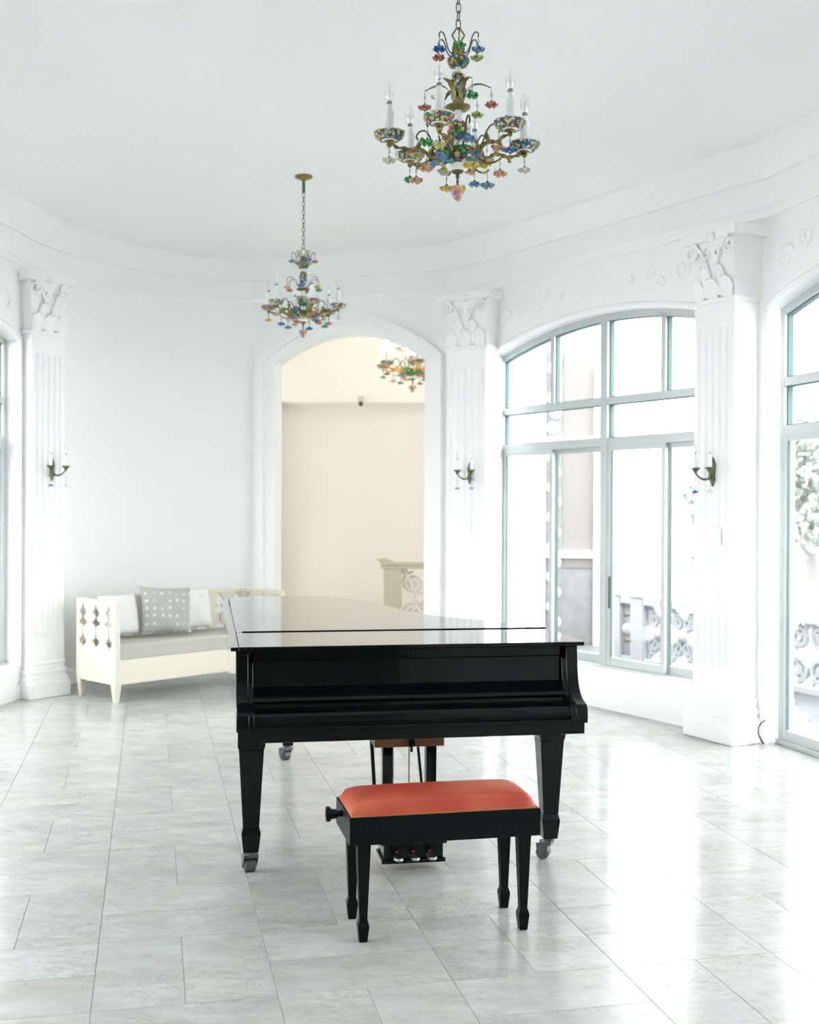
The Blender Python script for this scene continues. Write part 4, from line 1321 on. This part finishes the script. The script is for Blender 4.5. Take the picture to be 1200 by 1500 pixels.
chandelier('brass chandelier with green, blue and pink porcelain flowers hanging above the piano bench', (0.181, 4.51, 3.032), R(-17), 1.0, CEIL, False,
           ['f_green', 'f_sky', 'f_lime', 'f_white', 'f_pink', 'f_blue', 'f_green', 'f_pink', 'f_lime', 'f_blue', 'f_pink', 'f_lime',
            'f_lime', 'f_sky', 'f_yellow', 'f_sky', 'f_blue', 'f_peach', 'f_peach', 'f_yellow', 'f_white', 'f_sky', 'f_sky', 'f_peach',
            'f_sky', 'f_lime', 'f_yellow', 'f_white', 'f_green', 'f_lime', 'f_peach', 'f_sky', 'f_white', 'f_green', 'f_peach', 'f_sky'], True, crown0=R(17))
chandelier('matching chandelier with wire scrolls and green ceiling rod in front of the doorway arch', (-0.806, 8.73, 3.11), R(19), 1.0, CEIL, False,
           ['f_blue', 'f_pink', 'f_lime', 'f_pink', 'f_sky', 'f_white', 'f_yellow', 'f_green', 'f_blue', 'f_pink', 'f_peach'], False, rod=0.085, crown0=R(15))
chandelier('larger lit gold chandelier with glowing candle bulbs in the hall past the arch', (0.03, 14.0, 3.31), R(8), 1.42, 5.0, True,
           ['f_green', 'f_pink', 'f_lime', 'f_sky', 'f_red', 'f_green', 'f_peach'], True, metal='bright_brass')


# ------------------------------------------------------------------ wall sconces and switches on the pilasters
def sconce(p0, p1, along, zc, cols, label, y_off=0.05):
    d = (p1 - p0).normalized(); n = Vector((d.y, -d.x))
    c = p0 + d * along - n * y_off
    o = empty('wall_sconce', (c.x, c.y, zc), math.atan2(d.y, d.x))
    tag(o, label, 'sconce', 'two-arm wall sconces')
    m = MB(); m.prism([(0, -0.10), (0.022, -0.05), (0.016, 0.0), (0.026, 0.05), (0.0, 0.11), (-0.026, 0.05), (-0.016, 0.0), (-0.022, -0.05)], -0.018, 0.0, lambda a, b, h: (a, h, b)); m.build('backplate', 'dark_brass', o, bevel=0.003)
    for k, sx in enumerate((-1, 1)):
        x1 = sx * 0.075
        pr = cat_rom([(0, -0.015, -0.02), (sx * 0.02, -0.05, -0.05), (sx * 0.05, -0.085, -0.035), (x1, -0.10, 0.0)], 4)
        m = MB(); m.tube(pr, [0.009, 0.009, 0.008, 0.007, 0.008, 0.009, 0.008, 0.007, 0.006, 0.006, 0.006, 0.006, 0.006], 7); arm = m.build('arm', 'dark_brass', o, smooth=60)
        m = MB(); m.lathe([(0.004, -0.012), (0.012, 0.0), (0.022, 0.018), (0.036, 0.030), (0.033, 0.033), (0.01, 0.026)], 16, (x1, -0.10, 0)); m.build('bobeche', 'dark_brass', arm, smooth=40)
        m = MB(); m.lathe([(0.013, 0.026), (0.0135, 0.10), (0.009, 0.112), (0.009, 0.125)], 12, (x1, -0.10, 0)); m.build('candle_sleeve', 'candle_white', arm, smooth=40)
        m = MB(); m.lathe([(0.008, 0.124), (0.008, 0.134)], 10, (x1, -0.10, 0)); m.build('lamp_socket', 'socket', arm)
        m = MB(); m.lathe([(0.008, 0.134), (0.015, 0.158), (0.012, 0.18), (0.001, 0.205)], 12, (x1, -0.10, 0)); m.build('bulb', 'bulb_glass', arm, smooth=60)
        f = link('flower_pendant', flower_mesh(cols[k], 0.021, 'p'), o, loc=(x1, -0.10, -0.125))
        m = MB(); m.tube([(0, 0, 0.115), (0, 0, 0)], 0.0012, 5)
        for q in range(3): m.ball((0, 0, 0.03 + 0.03 * q), 0.005, 6, 4)
        m.build('bead_string', 'crystal', f)


sconce(PL[0], PL[1], 0.235, 1.92, ['f_blue', 'f_white'], 'two-arm brass candle sconce on the pilaster beside the sofa')
sconce(PF[0], PF[1], 0.30, 1.92, ['f_sky', 'f_sky'], 'two-arm brass candle sconce on the plain pilaster between doorway and window')
sconce(PR[0], PR[1], 0.25, 1.87, ['f_blue', 'f_white'], 'two-arm brass candle sconce on the pilaster between the two glazed bays')


def switch(p0, p1, along, zc, label, y_off=0.05):
    d = (p1 - p0).normalized(); n = Vector((d.y, -d.x)); c = p0 + d * along - n * y_off
    o = empty('light_switch', (c.x, c.y, zc), math.atan2(d.y, d.x))
    tag(o, label, 'switch', 'light switches on the pilasters')
    m = MB(); m.box(-0.035, 0.035, -0.010, 0.0, -0.06, 0.06); m.build('plate', 'trim_white', o, bevel=0.003)
    m = MB(); m.box(-0.012, 0.012, -0.015, -0.009, -0.03, 0.03); m.build('rocker', 'candle_white', o, bevel=0.002)


switch(PL[0], PL[1], 0.20, 1.42, 'small white switch plate below the sconce beside the sofa')
switch(PF[0], PF[1], 0.28, 1.42, 'small white switch plate on the pilaster between doorway and window')
switch(PR[0], PR[1], 0.30, 1.42, 'small white switch plate on the pilaster between the glazed bays')

cb = MB(); cb.tube([(2.44, 7.93, 0.17), (2.41, 7.90, 0.165), (2.385, 7.90, 0.13), (2.39, 7.92, 0.08), (2.41, 7.93, 0.04), (2.43, 7.93, 0.008)], 0.006, 8)
tag(cb.build('cable', 'dark_plastic', smooth=60), 'short dark cable looping beside the plinth at the tall glazed doors', 'cable')
